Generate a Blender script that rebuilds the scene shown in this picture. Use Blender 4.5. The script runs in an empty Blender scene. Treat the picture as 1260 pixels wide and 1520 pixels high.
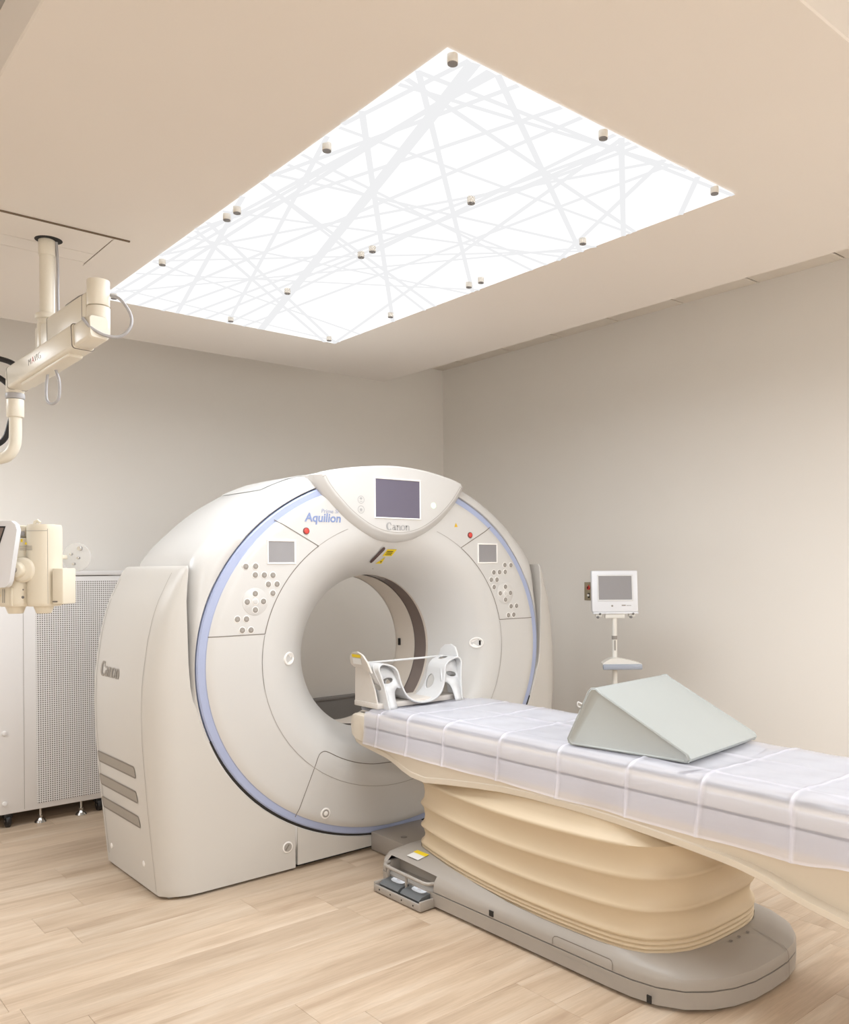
import bpy, bmesh, math, random
from mathutils import Vector, Matrix
R = math.radians
sc = bpy.context.scene
col = sc.collection

# ------------------------------------------------------------------ camera, world, exposure
EYE = 1.40
YAW = math.atan2(1141.0, 1280.475)          # heading, clockwise from +Y
cam_d = bpy.data.cameras.new('camera')
cam = bpy.data.objects.new('camera', cam_d); col.objects.link(cam)
cam.matrix_world = (Matrix.Translation((0, 0, EYE)) @ Matrix.Rotation(-YAW, 4, 'Z')
                    @ Matrix.Rotation(R(90), 4, 'X') @ Matrix.Rotation(R(-0.45), 4, 'Z'))
cam_d.sensor_fit = 'VERTICAL'
cam_d.sensor_height = 36.0
cam_d.sensor_width = 36.0
cam_d.lens = 36.0 * 1280.475 / 1520.0
cam_d.shift_x = -90.0 / 1520.0
cam_d.shift_y = 83.1 / 1520.0
cam_d.clip_start = 0.05
sc.camera = cam

world = bpy.data.worlds.new('world'); sc.world = world
world.use_nodes = True
world.node_tree.nodes['Background'].inputs[0].default_value = (0.02, 0.019, 0.018, 1)

vs = sc.view_settings
vs.view_transform = 'Standard'; vs.look = 'None'; vs.gamma = 1.0
vs.use_curve_mapping = False
vs.exposure = 0.42
def area_lamp(name, loc, sx, sy, watts, color):
    d = bpy.data.lights.new(name, 'AREA'); d.shape = 'RECTANGLE'; d.size = sx; d.size_y = sy
    d.energy = watts; d.color = color
    o = bpy.data.objects.new(name, d); col.objects.link(o); o.location = loc   # an area lamp shines down its -Z
    return o
# light given off by the backlit ceiling panel, at its face
area_lamp('panel_lamp', (1.934, 2.849, 2.611), 1.22, 2.48, 38.0, (0.872, 0.936, 1.0))
# three added pendant fill lights: two behind the camera, one by the left wall
FILL_LIGHTS = ((-1.05, -0.70, 50.0), (3.20, -0.75, 66.0), (-0.25, 4.55, 22.0)); LUM_Z = 2.48
for lx, ly, lw in FILL_LIGHTS:
    area_lamp('fill_lamp', (lx, ly, LUM_Z-.022), 1.16, 0.56, lw, (0.872, 0.936, 1.0))

# ------------------------------------------------------------------ materials
def lin(c):
    return tuple(((v/255.0)/12.92 if v/255.0 <= 0.04045 else ((v/255.0+0.055)/1.055)**2.4) for v in c)

def new_mat(name):
    m = bpy.data.materials.new(name); m.use_nodes = True
    nt = m.node_tree
    return m, nt, nt.nodes['Principled BSDF'], nt.nodes['Material Output']

def mat(name, rgb, rough=0.45, metal=0.0, spec=0.5, var=0.03, scale=6.0, bump=0.0, bscale=200.0, emit=None, coat=0.0):
    m, nt, p, out = new_mat(name)
    c = lin(rgb)
    tc = nt.nodes.new('ShaderNodeTexCoord')
    nz = nt.nodes.new('ShaderNodeTexNoise'); nz.inputs['Scale'].default_value = scale
    nz.inputs['Detail'].default_value = 3
    nt.links.new(tc.outputs['Object'], nz.inputs['Vector'])
    mx = nt.nodes.new('ShaderNodeMix'); mx.data_type = 'RGBA'
    mx.inputs['A'].default_value = (*[v*(1-var) for v in c], 1)
    mx.inputs['B'].default_value = (*[min(1, v*(1+var)) for v in c], 1)
    nt.links.new(nz.outputs['Fac'], mx.inputs['Factor'])
    nt.links.new(mx.outputs['Result'], p.inputs['Base Color'])
    p.inputs['Roughness'].default_value = rough
    p.inputs['Metallic'].default_value = metal
    p.inputs['Specular IOR Level'].default_value = spec
    if coat:
        p.inputs['Coat Weight'].default_value = coat
        p.inputs['Coat Roughness'].default_value = 0.15
    if bump:
        n2 = nt.nodes.new('ShaderNodeTexNoise'); n2.inputs['Scale'].default_value = bscale
        nt.links.new(tc.outputs['Object'], n2.inputs['Vector'])
        b = nt.nodes.new('ShaderNodeBump'); b.inputs['Strength'].default_value = bump
        b.inputs['Distance'].default_value = 0.002
        nt.links.new(n2.outputs['Fac'], b.inputs['Height'])
        nt.links.new(b.outputs['Normal'], p.inputs['Normal'])
    if emit:
        p.inputs['Emission Color'].default_value = (*lin(rgb), 1)
        p.inputs['Emission Strength'].default_value = emit
    return m

M = {}
M['wall'] = mat('wall_paint', (243, 238, 231), 0.75, spec=0.3, var=0.012, scale=1.5, bump=0.05, bscale=260)
M['ceil'] = mat('ceiling_paint', (229, 221, 212), 0.85, spec=0.2, var=0.01, scale=1.5)
M['tile'] = mat('ceiling_tile', (236, 228, 217), 0.9, spec=0.2, var=0.02, scale=20)
M['joint'] = mat('joint_brown', (120, 104, 88), 0.9, spec=0.1)  # brown backing colour that shows in the joints
M['white'] = mat('gantry_white', (207, 204, 200), 0.32, var=0.008, scale=2.0, coat=0.15)
M['cover'] = mat('cover_cream', (202, 197, 190), 0.4, var=0.008, scale=2.0)
M['blue'] = mat('accent_blue', (168, 177, 206), 0.35, var=0.01)
M['seam'] = mat('seam_grey', (128, 120, 111), 0.7, var=0.02)
M['softseam'] = mat('soft_seam', (166, 160, 152), 0.6, var=0.01)
M['groove'] = mat('rail_groove', (92, 88, 92), 0.6)
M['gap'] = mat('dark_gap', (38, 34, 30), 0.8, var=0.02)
M['bore'] = mat('bore_liner', (232, 222, 210), 0.35, var=0.01)
M['film'] = mat('bore_window_film', (128, 114, 108), 0.18, var=0.03, spec=0.6)
M['screen'] = mat('screen_violet_grey', (104, 98, 114), 0.16, var=0.02, spec=0.5)
M['screen_s'] = mat('screen_grey', (148, 145, 146), 0.2, var=0.02)
M['button'] = mat('button_grey', (150, 143, 135), 0.5)
M['btnrim'] = mat('button_rim', (244, 240, 235), 0.35)
M['red'] = mat('stop_red', (214, 70, 62), 0.25, var=0.05)
M['redrim'] = mat('stop_rim', (120, 60, 54), 0.4)
M['yellow'] = mat('label_yellow', (236, 206, 30), 0.5)
M['amber'] = mat('label_amber', (222, 178, 30), 0.5)
M['black'] = mat('black_plastic', (26, 25, 26), 0.35, var=0.05)
M['ink'] = mat('ink_black', (40, 36, 20), 0.6)
M['brown'] = mat('laser_window', (84, 62, 58), 0.15)
M['green'] = mat('indicator_green', (206, 245, 200), 0.3, emit=0.55)
M['logo'] = mat('logo_grey', (168, 166, 165), 0.4)
M['logo2'] = mat('logo_dark_grey', (150, 141, 130), 0.45)
M['aqua'] = mat('lettering_blue', (130, 146, 188), 0.4)
M['aqua2'] = mat('lettering_light_blue', (160, 166, 190), 0.4)
M['icon'] = mat('icon_grey', (172, 170, 168), 0.4)
M['vent'] = mat('vent_mesh', (158, 149, 138), 0.7, var=0.08, scale=400, bump=0.6, bscale=900)
M['base'] = mat('table_base_grey', (165, 157, 148), 0.42, var=0.012)
M['basedk'] = mat('table_base_shade', (132, 126, 120), 0.5, var=0.02)
M['bellow'] = mat('bellows_cream', (208, 188, 158), 0.5, var=0.015, scale=4, bump=0.08, bscale=60)
M['couch'] = mat('couch_cream', (218, 206, 188), 0.4, var=0.01)
M['rail'] = mat('rail_grey', (200, 198, 202), 0.4)
M['pad'] = mat('pad_white', (194, 194, 195), 0.45, var=0.012, bump=0.1, bscale=80)
M['wedge'] = mat('wedge_vinyl', (174, 177, 174), 0.42, var=0.015, scale=5, bump=0.12, bscale=300)
M['piping'] = mat('piping_grey', (170, 173, 170), 0.5)
M['grey_t'] = mat('tabletop_grey', (176, 176, 184), 0.4)
M['holder'] = mat('holder_white', (218, 217, 216), 0.3, var=0.01)
M['block'] = mat('holder_block', (214, 206, 197), 0.45)
M['pedal'] = mat('pedal_grey', (96, 98, 99), 0.45, var=0.04)
M['pedalw'] = mat('pedal_label', (226, 230, 236), 0.4)
M['ivory'] = mat('arm_ivory', (228, 220, 204), 0.35, var=0.012)
M['ivory2'] = mat('injector_ivory', (228, 219, 200), 0.4, var=0.012)
M['cable'] = mat('cable_grey', (176, 174, 176), 0.4)
M['hose'] = mat('hose_black', (34, 32, 34), 0.5, var=0.1, bump=0.4, bscale=300)
M['chrome'] = mat('chrome', (205, 203, 200), 0.22, metal=1.0)
M['steel'] = mat('brushed_steel', (178, 168, 146), 0.35, metal=0.85, var=0.05)
M['stand_metal'] = mat('standoff_metal', (120, 118, 116), 0.35, metal=0.6)
M['capgrey'] = mat('cap_grey', (128, 126, 126), 0.45)
M['cab'] = mat('cabinet_white', (232, 228, 225), 0.45, var=0.01)
M['mon'] = mat('monitor_white', (226, 226, 229), 0.35, var=0.006)
M['pole'] = mat('pole_white', (228, 224, 216), 0.35)
M['handle'] = mat('handle_blue_grey', (160, 166, 178), 0.4)
M['greypanel'] = mat('low_panel_grey', (140, 137, 135), 0.55, var=0.02)
M['red_txt'] = mat('print_red', (206, 74, 58), 0.5)
M['orange'] = mat('print_orange', (228, 160, 60), 0.5)
M['paper'] = mat('label_white', (232, 230, 226), 0.5)

def mat_floor():
    m, nt, p, out = new_mat('limed_oak_plank')
    N = nt.nodes.new; L = nt.links.new
    tc = N('ShaderNodeTexCoord'); oi = N('ShaderNodeObjectInfo')
    vm = N('ShaderNodeVectorMath'); vm.operation = 'SCALE'; vm.inputs[0].default_value = (37.0, 91.0, 13.0)
    L(oi.outputs['Random'], vm.inputs['Scale'])
    ad = N('ShaderNodeVectorMath'); ad.operation = 'ADD'
    L(tc.outputs['Object'], ad.inputs[0]); L(vm.outputs[0], ad.inputs[1])
    mp = N('ShaderNodeMapping'); mp.inputs['Scale'].default_value = (1.0, 9.0, 1.0)
    L(ad.outputs[0], mp.inputs['Vector'])
    n1 = N('ShaderNodeTexNoise'); n1.inputs['Scale'].default_value = 1.4; n1.inputs['Detail'].default_value = 6
    n1.inputs['Distortion'].default_value = 0.6
    L(mp.outputs[0], n1.inputs['Vector'])
    mp2 = N('ShaderNodeMapping'); mp2.inputs['Scale'].default_value = (7.0, 110.0, 1.0)
    L(ad.outputs[0], mp2.inputs['Vector'])
    n2 = N('ShaderNodeTexNoise'); n2.inputs['Scale'].default_value = 1.0; n2.inputs['Detail'].default_value = 4
    n2.inputs['Distortion'].default_value = 1.2
    L(mp2.outputs[0], n2.inputs['Vector'])
    cr = N('ShaderNodeValToRGB')
    e = cr.color_ramp.elements
    e[0].position = 0.25; e[0].color = (*lin((174, 150, 126)), 1)
    e[1].position = 0.78; e[1].color = (*lin((213, 196, 176)), 1)
    x = cr.color_ramp.elements.new(0.5); x.color = (*lin((197, 175, 151)), 1)
    L(n1.outputs['Fac'], cr.inputs['Fac'])
    cr2 = N('ShaderNodeValToRGB')
    cr2.color_ramp.elements[0].position = 0.40; cr2.color_ramp.elements[0].color = (0.93, 0.915, 0.895, 1)
    cr2.color_ramp.elements[1].position = 0.62; cr2.color_ramp.elements[1].color = (1.04, 1.03, 1.02, 1)
    L(n2.outputs['Fac'], cr2.inputs['Fac'])
    mx = N('ShaderNodeMix'); mx.data_type = 'RGBA'; mx.blend_type = 'MULTIPLY'; mx.inputs['Factor'].default_value = 0.8
    L(cr.outputs['Color'], mx.inputs['A']); L(cr2.outputs['Color'], mx.inputs['B'])
    hs = N('ShaderNodeHueSaturation')
    mr = N('ShaderNodeMapRange'); mr.inputs['To Min'].default_value = 0.93; mr.inputs['To Max'].default_value = 1.04
    L(oi.outputs['Random'], mr.inputs['Value']); L(mr.outputs[0], hs.inputs['Value'])
    L(mx.outputs['Result'], hs.inputs['Color'])
    L(hs.outputs['Color'], p.inputs['Base Color'])
    p.inputs['Roughness'].default_value = 0.42
    p.inputs['Specular IOR Level'].default_value = 0.4
    b = N('ShaderNodeBump'); b.inputs['Strength'].default_value = 0.15; b.inputs['Distance'].default_value = 0.001
    L(n2.outputs['Fac'], b.inputs['Height']); L(b.outputs['Normal'], p.inputs['Normal'])
    return m
M['floor'] = mat_floor()

def mat_emit(name, color, strength):
    m, nt, p, out = new_mat(name)
    nt.nodes.remove(p)
    e = nt.nodes.new('ShaderNodeEmission')
    e.inputs['Color'].default_value = (*color, 1); e.inputs['Strength'].default_value = strength
    nt.links.new(e.outputs[0], out.inputs['Surface'])
    return m
M['glow'] = mat_emit('backlit_acrylic', (1.0, 0.992, 0.985), 0.84)
M['diffuser'] = mat_emit('fill_light_diffuser', (1.0, 0.985, 0.96), 2.5)  # glowing face of the added fill lights
M['print'] = mat_emit('printed_line', lin((241, 241, 242)), 0.748)

def mat_plastic():
    m, nt, p, out = new_mat('clear_vinyl_sheet')
    N = nt.nodes.new; L = nt.links.new
    p.inputs['Base Color'].default_value = (*lin((240, 238, 246)), 1)
    p.inputs['Roughness'].default_value = 0.22
    p.inputs['Specular IOR Level'].default_value = 0.6
    tr = N('ShaderNodeBsdfTransparent')
    tl = N('ShaderNodeBsdfTranslucent'); tl.inputs['Color'].default_value = (*lin((240, 238, 246)), 1)
    tc = N('ShaderNodeTexCoord')
    nz = N('ShaderNodeTexNoise'); nz.inputs['Scale'].default_value = 9.0; nz.inputs['Detail'].default_value = 4
    nz.inputs['Distortion'].default_value = 0.8
    mp = N('ShaderNodeMapping'); mp.inputs['Scale'].default_value = (1.0, 0.35, 1.6)
    L(tc.outputs['Object'], mp.inputs['Vector']); L(mp.outputs[0], nz.inputs['Vector'])
    b = N('ShaderNodeBump'); b.inputs['Strength'].default_value = 0.35; b.inputs['Distance'].default_value = 0.01
    L(nz.outputs['Fac'], b.inputs['Height']); L(b.outputs['Normal'], p.inputs['Normal'])
    m1 = N('ShaderNodeMixShader'); m1.inputs[0].default_value = 0.3
    L(p.outputs[0], m1.inputs[1]); L(tl.outputs[0], m1.inputs[2])
    m2 = N('ShaderNodeMixShader')
    at = N('ShaderNodeAttribute'); at.attribute_name = 'fold'      # folded plastic is whiter along its creases
    ma = N('ShaderNodeMath'); ma.operation = 'MULTIPLY_ADD'; ma.inputs[1].default_value = 0.5; ma.inputs[2].default_value = 0.50
    L(at.outputs['Fac'], ma.inputs[0]); L(ma.outputs[0], m2.inputs[0])
    L(tr.outputs[0], m2.inputs[1]); L(m1.outputs[0], m2.inputs[2])
    L(m2.outputs[0], out.inputs['Surface'])
    return m
M['sheet'] = mat_plastic()

def mat_clear():
    m, nt, p, out = new_mat('clear_acrylic')
    N = nt.nodes.new; L = nt.links.new
    p.inputs['Base Color'].default_value = (*lin((232, 232, 232)), 1); p.inputs['Roughness'].default_value = 0.1
    tr = N('ShaderNodeBsdfTransparent')
    m2 = N('ShaderNodeMixShader'); m2.inputs[0].default_value = 0.3
    L(tr.outputs[0], m2.inputs[1]); L(p.outputs[0], m2.inputs[2]); L(m2.outputs[0], out.inputs['Surface'])
    return m
M['clear'] = mat_clear()

def mat_perf():
    m, nt, p, out = new_mat('perforated_sheet_metal')
    N = nt.nodes.new; L = nt.links.new
    tc = N('ShaderNodeTexCoord')
    sx = N('ShaderNodeSeparateXYZ'); L(tc.outputs['Object'], sx.inputs[0])
    def cell(sock):
        a = N('ShaderNodeMath'); a.operation = 'MULTIPLY'; a.inputs[1].default_value = 1/0.0118; L(sock, a.inputs[0])
        f = N('ShaderNodeMath'); f.operation = 'FRACT'; L(a.outputs[0], f.inputs[0])
        s = N('ShaderNodeMath'); s.operation = 'SUBTRACT'; s.inputs[1].default_value = 0.5; L(f.outputs[0], s.inputs[0])
        q = N('ShaderNodeMath'); q.operation = 'POWER'; q.inputs[1].default_value = 2; L(s.outputs[0], q.inputs[0])
        return q.outputs[0]
    ad = N('ShaderNodeMath'); ad.operation = 'ADD'; L(cell(sx.outputs['X']), ad.inputs[0]); L(cell(sx.outputs['Z']), ad.inputs[1])
    lt = N('ShaderNodeMath'); lt.operation = 'LESS_THAN'; lt.inputs[1].default_value = 0.085; L(ad.outputs[0], lt.inputs[0])
    mx = N('ShaderNodeMix'); mx.data_type = 'RGBA'
    mx.inputs['A'].default_value = (*lin((232, 228, 225)), 1); mx.inputs['B'].default_value = (*lin((92, 84, 78)), 1)
    L(lt.outputs[0], mx.inputs['Factor']); L(mx.outputs['Result'], p.inputs['Base Color'])
    p.inputs['Roughness'].default_value = 0.5
    return m
M['perf'] = mat_perf()

# ------------------------------------------------------------------ mesh helpers
SHIFT = {}
def finish(name, bm, m, parent=None, angle=35, local=False, recalc=True):
    if recalc:
        bmesh.ops.recalc_face_normals(bm, faces=bm.faces[:])
    if parent is not None and not local and parent in SHIFT:
        bmesh.ops.translate(bm, verts=bm.verts[:], vec=-SHIFT[parent])
    me = bpy.data.meshes.new(name)
    bm.to_mesh(me); bm.free()
    for mm in (m if isinstance(m, (list, tuple)) else [m]):
        me.materials.append(M[mm] if isinstance(mm, str) else mm)
    if angle is not None:
        for p in me.polygons: p.use_smooth = True
        me.set_sharp_from_angle(angle=R(angle))
    o = bpy.data.objects.new(name, me); col.objects.link(o)
    if parent is not None:
        o.parent = parent
        if parent in SHIFT and not local: SHIFT[o] = SHIFT[parent]
    return o

def tag(o, label=None, cat=None, group=None, kind=None):
    if label: o['label'] = label
    if cat: o['category'] = cat
    if group: o['group'] = group
    if kind: o['kind'] = kind
    return o

def thing(name, label, cat, loc, rz=0.0, group=None, world_coords=True):
    o = bpy.data.objects.new(name, None); col.objects.link(o)
    o.empty_display_size = 0.1
    o.location = loc; o.rotation_euler = (0, 0, rz)
    if world_coords: SHIFT[o] = Vector(loc)
    return tag(o, label, cat, group)

class B:
    def __init__(s): s.bm = bmesh.new()
    def box(s, a, b, bev=0.0, seg=2, mi=0):
        t = bmesh.new(); bmesh.ops.create_cube(t, size=1)
        a, b = Vector(a), Vector(b)
        for v in t.verts:
            v.co = Vector([(a[i]+b[i])/2 + v.co[i]*(b[i]-a[i]) for i in range(3)])
        if bev: bmesh.ops.bevel(t, geom=t.edges[:], offset=bev, segments=seg, affect='EDGES', profile=0.5, clamp_overlap=True)
        return s._merge(t, mi)
    def _merge(s, t, mi=0, mtx=None):
        if mtx: bmesh.ops.transform(t, matrix=mtx, verts=t.verts[:])
        mp = {}
        for v in t.verts: mp[v] = s.bm.verts.new(v.co)
        for f in t.faces:
            try:
                nf = s.bm.faces.new([mp[v] for v in f.verts]); nf.material_index = mi or f.material_index
            except ValueError: pass
        t.free(); return s
    def loft(s, loops, closed=True, cap=True, mi=0):
        rows = [[s.bm.verts.new(p) for p in lp] for lp in loops]
        n = len(rows[0])
        for r0, r1 in zip(rows, rows[1:]):
            for i in range(n if closed else n-1):
                j = (i+1) % n
                try: s.bm.faces.new([r0[i], r0[j], r1[j], r1[i]]).material_index = mi
                except ValueError: pass
        if cap and closed:
            for r in (rows[0], rows[-1]):
                try: s.bm.faces.new(r).material_index = mi
                except ValueError: pass
        return s
    def frame(s, d):
        d = Vector(d).normalized()
        u = d.cross(Vector((0, 0, 1)))
        if u.length < 1e-3: u = d.cross(Vector((0, 1, 0)))
        u.normalize(); return u, d.cross(u)
    def cyl(s, p0, p1, r0, r1=None, n=24, mi=0, bev=0.0):
        r1 = r0 if r1 is None else r1
        p0, p1 = Vector(p0), Vector(p1); d = (p1-p0); u, w = s.frame(d); dn = d.normalized()
        ang = [2*math.pi*i/n for i in range(n)]
        ring = lambda c, r: [c + u*math.cos(a)*r + w*math.sin(a)*r for a in ang]
        if bev:
            loops = [ring(p0, r0-bev), ring(p0+dn*bev*0.3, r0-bev*0.3), ring(p0+dn*bev, r0), ring(p1-dn*bev, r1), ring(p1-dn*bev*0.3, r1-bev*0.3), ring(p1, r1-bev)]
        else: loops = [ring(p0, r0), ring(p1, r1)]
        return s.loft(loops, mi=mi)
    def tube(s, pts, r, n=12, mi=0, cap=True):
        pts = [Vector(p) for p in pts]; loops = []
        d = (pts[1]-pts[0]).normalized(); u, w = s.frame(d)
        for i, p in enumerate(pts):
            if 0 < i < len(pts)-1: d = (pts[i+1]-pts[i-1]).normalized()
            elif i: d = (pts[-1]-pts[-2]).normalized()
            u = (u - d*u.dot(d)).normalized(); w = d.cross(u)
            rr = r[i] if isinstance(r, (list, tuple)) else r
            loops.append([p + u*math.cos(2*math.pi*k/n)*rr + w*math.sin(2*math.pi*k/n)*rr for k in range(n)])
        return s.loft(loops, cap=cap, mi=mi)
    def prism(s, poly, f0, f1, bev=0.0, seg=2, mi=0):
        """poly: 2-d outline; f0/f1 map a 2-d point to 3-d on the two end faces"""
        t = bmesh.new()
        a = [t.verts.new(f0(p)) for p in poly]; b = [t.verts.new(f1(p)) for p in poly]
        n = len(poly)
        t.faces.new(a); t.faces.new(b[::-1])
        for i in range(n): t.faces.new([a[i], b[i], b[(i+1) % n], a[(i+1) % n]])
        if bev:
            ed = [e for e in t.edges if len(e.link_faces) == 2 and e.calc_face_angle(0) > 0.6]
            bmesh.ops.bevel(t, geom=ed, offset=bev, segments=seg, affect='EDGES', profile=0.5, clamp_overlap=True)
        return s._merge(t, mi)
    def disc(s, c, nrm, r, n=24, mi=0, rz=None):
        u, w = s.frame(nrm); c = Vector(c)
        vs_ = [s.bm.verts.new(c + u*math.cos(2*math.pi*i/n)*r + w*math.sin(2*math.pi*i/n)*(rz or r)) for i in range(n)]
        s.bm.faces.new(vs_).material_index = mi; return s
    def quad(s, pts, mi=0):
        s.bm.faces.new([s.bm.verts.new(p) for p in pts]).material_index = mi; return s
    def ribbon(s, pts, w, nrm):
        nrm = Vector(nrm).normalized(); pts = [Vector(p) for p in pts]; L, Rr = [], []
        for i, p in enumerate(pts):
            d = pts[min(i+1, len(pts)-1)] - pts[max(i-1, 0)]
            t = d.cross(nrm).normalized()*w/2
            L.append(s.bm.verts.new(p+t)); Rr.append(s.bm.verts.new(p-t))
        for i in range(len(pts)-1): s.bm.faces.new([L[i], L[i+1], Rr[i+1], Rr[i]])
        return s
    def to(s, name, m, parent=None, angle=35, **k): return finish(name, s.bm, m, parent, angle, **k)

def interp(tab, x):
    if x <= tab[0][0]: return tab[0][1]
    for (a, b), (c, d) in zip(tab, tab[1:]):
        if x <= c: return b + (d-b)*(x-a)/(c-a)
    return tab[-1][1]

def smooth_path(pts, n=8):
    """Catmull-Rom through the points"""
    pts = [Vector(p) for p in pts]; out = []
    P = [2*pts[0]-pts[1]] + pts + [2*pts[-1]-pts[-2]]
    for i in range(1, len(P)-2):
        p0, p1, p2, p3 = P[i-1:i+3]
        for k in range(n):
            t = k/n
            out.append(0.5*((2*p1) + (p2-p0)*t + (2*p0-5*p1+4*p2-p3)*t*t + (3*p1-p0-3*p2+p3)*t**3))
    out.append(pts[-1]); return out

def text_obj(name, body, size, m, parent, mtx, shear=0.0, align='LEFT', bold=0.0, space=1.0):
    cu = bpy.data.curves.new('lettering', 'FONT'); cu.body = body; cu.size = size; cu.shear = shear
    cu.align_x = align; cu.offset = bold; cu.space_character = space; cu.extrude = 0.0004; cu.resolution_u = 4
    t = bpy.data.objects.new('lettering', cu); col.objects.link(t)
    bpy.context.view_layer.update()
    me = bpy.data.meshes.new_from_object(t.evaluated_get(bpy.context.evaluated_depsgraph_get()))
    bpy.data.objects.remove(t); bpy.data.curves.remove(cu)
    me.transform(mtx)
    if parent in SHIFT: me.transform(Matrix.Translation(-SHIFT[parent]))
    me.materials.clear(); me.materials.append(M[m]); me.name = name
    o = bpy.data.objects.new(name, me); col.objects.link(o); o.parent = parent
    return o

def serif_word(name, height, m, parent, f3):
    """the word Canon in a contrasted serif; unit = x-height; f3 maps (x, y) to a 3-d point"""
    b = B(); k = height/1.45
    def pen(pts, thick=0.30, thin=0.10):
        L, Rr = [], []
        for i, p in enumerate(pts):
            a, c = pts[max(i-1, 0)], pts[min(i+1, len(pts)-1)]
            dx, dy = c[0]-a[0], c[1]-a[1]; l = math.hypot(dx, dy) or 1
            w = (thin + (thick-thin)*abs(dy/l)**1.5)/2
            L.append(b.bm.verts.new(f3((p[0]-dy/l*w)*k, (p[1]+dx/l*w)*k)))
            Rr.append(b.bm.verts.new(f3((p[0]+dy/l*w)*k, (p[1]-dx/l*w)*k)))
        for i in range(len(pts)-1):
            b.bm.faces.new([L[i], L[i+1], Rr[i+1], Rr[i]])
    def arc(cx, cy, rx, ry, a0, a1, n=14):
        return [(cx+rx*math.cos(R(a0+(a1-a0)*i/n)), cy+ry*math.sin(R(a0+(a1-a0)*i/n))) for i in range(n+1)]
    def n_(x):
        pen([(x+.14, .02), (x+.14, .98)]); pen([(x+.0, .97), (x+.16, .97)], .08, .08)
        pen(arc(x+.47, .62, .30, .34, 170, 0)+[(x+.77, .02)])
        pen([(x-.04, .03), (x+.32, .03)], .07, .07); pen([(x+.59, .03), (x+.95, .03)], .07, .07)
    pen(arc(.62, .72, .52, .70, 48, 318, 22), .44, .12)          # C
    pen([(1.0, 1.2), (1.06, .92)], .2, .1)
    pen(arc(1.72, .68, .30, .29, 150, 0)+[(2.02, .12), (2.18, .04)])  # a
    pen(arc(1.70, .30, .26, .27, 60, 360, 16)); pen([(1.55, .57), (2.0, .62)], .09, .09)
    n_(2.42)
    pen(arc(3.92, .5, .42, .47, 0, 360, 22))                     # o
    n_(4.62)
    return b.to(name, m, parent, angle=None)
WORD_W = 5.6/1.45                                                # width of the word per unit height

# ------------------------------------------------------------------ the room
XL, XR, YF, YB = -1.9, 4.655, -1.5, 5.75
Z1, Z2 = 2.65, 3.09                                              # hung ceiling, upper ceiling
def struct(name, b, m, label, angle=None): return tag(b.to(name, m, None, angle), label, kind='structure')

fl = struct('floor', B().box((XL, YF, -0.06), (XR, YB, -0.004)), 'joint', 'limed oak plank floor of the scanner room')
random.seed(4)
PW, PL = 0.19, 1.22
pb = B().box((-PL/2+.0004, -PW/2+.0004, -0.008), (PL/2-.0004, PW/2-.0004, 0), bev=0.0005, seg=1)
plank0 = finish('plank', pb.bm, 'floor', fl, None)
plank_me = plank0.data; first = True
row = 0; y = YF
while y < YB - 0.01:
    w = min(PW, YB-y)
    x = XL - random.random()*PL
    while x < XR - 0.01:
        a, c = max(x, XL), min(x+PL, XR)
        if c-a > 0.05:
            if first: o = plank0; first = False
            else:
                o = plank0.copy(); col.objects.link(o)
            o.parent = fl
            o.location = ((a+c)/2, y+w/2, 0); o.scale = ((c-a)/PL, w/PW, 1)
        x += PL
    y += PW

struct('wall_back', B().box((XL-.1, YB, 0), (XR+.1, YB+.1, Z2+.05)), 'wall', 'warm beige painted wall behind the scanner')
struct('wall_right', B().box((XR, YF, 0), (XR+.1, YB, Z2+.05)), 'wall', 'warm beige painted wall beside the patient table')
struct('wall_left', B().box((XL-.1, YF, 0), (XL, YB, Z2+.05)), 'wall', 'warm beige painted wall left of the cabinet')
struct('wall_front', B().box((XL-.1, YF-.1, 0), (XR+.1, YF, Z2+.05)), 'wall', 'warm beige painted wall behind the camera')
up = struct('ceiling', B().box((XL-.1, YF-.1, Z2+.008), (XR+.1, YB+.1, Z2+.1)), 'joint', 'upper ceiling above the hung ceiling, laid in tiles')
tile_me = None
ty = 2.223 - 0.531*3
tw = 0.531
while ty < YB:
    y1 = min(ty+tw, YB)
    for tx0, tx1 in ((XR-0.53, XR), (XR-1.06, XR-0.53), (XR-1.59, XR-1.06)):
        B().box((tx0+.004, ty+.006, Z2), (tx1-.0, y1-.006, Z2+.02), bev=0.003, seg=1).to('ceiling_tile', 'tile', up, None)
    ty += tw
# plain upper ceiling away from the tiled strip
struct('ceiling_plain', B().box((XL, YF, Z2), (XR-1.59, YB, Z2+.02)), 'ceil', 'plain upper ceiling around the hung ceiling')
struct('ceiling_front', B().box((XR-1.59, YF, Z2), (XR, 2.223-0.531*3, Z2+.02)), 'ceil', 'plain upper ceiling near the front wall')
struct('ceiling_cloud', B().box((.539, .952, Z1), (3.346, 4.752, Z1+.16), bev=0.004, seg=1), 'ceil',
       'dropped beige ceiling raft that carries the backlit panel')
struct('trim_1', B().box((2.2, 5.68, 0.0), (XR-.002, 5.748, .42), bev=0.006).box((2.2, 5.672, .405), (XR-.002, 5.748, .425), bev=0.004),
       'greypanel', 'low grey wall guard glimpsed through the scanner bore', angle=35)

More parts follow.
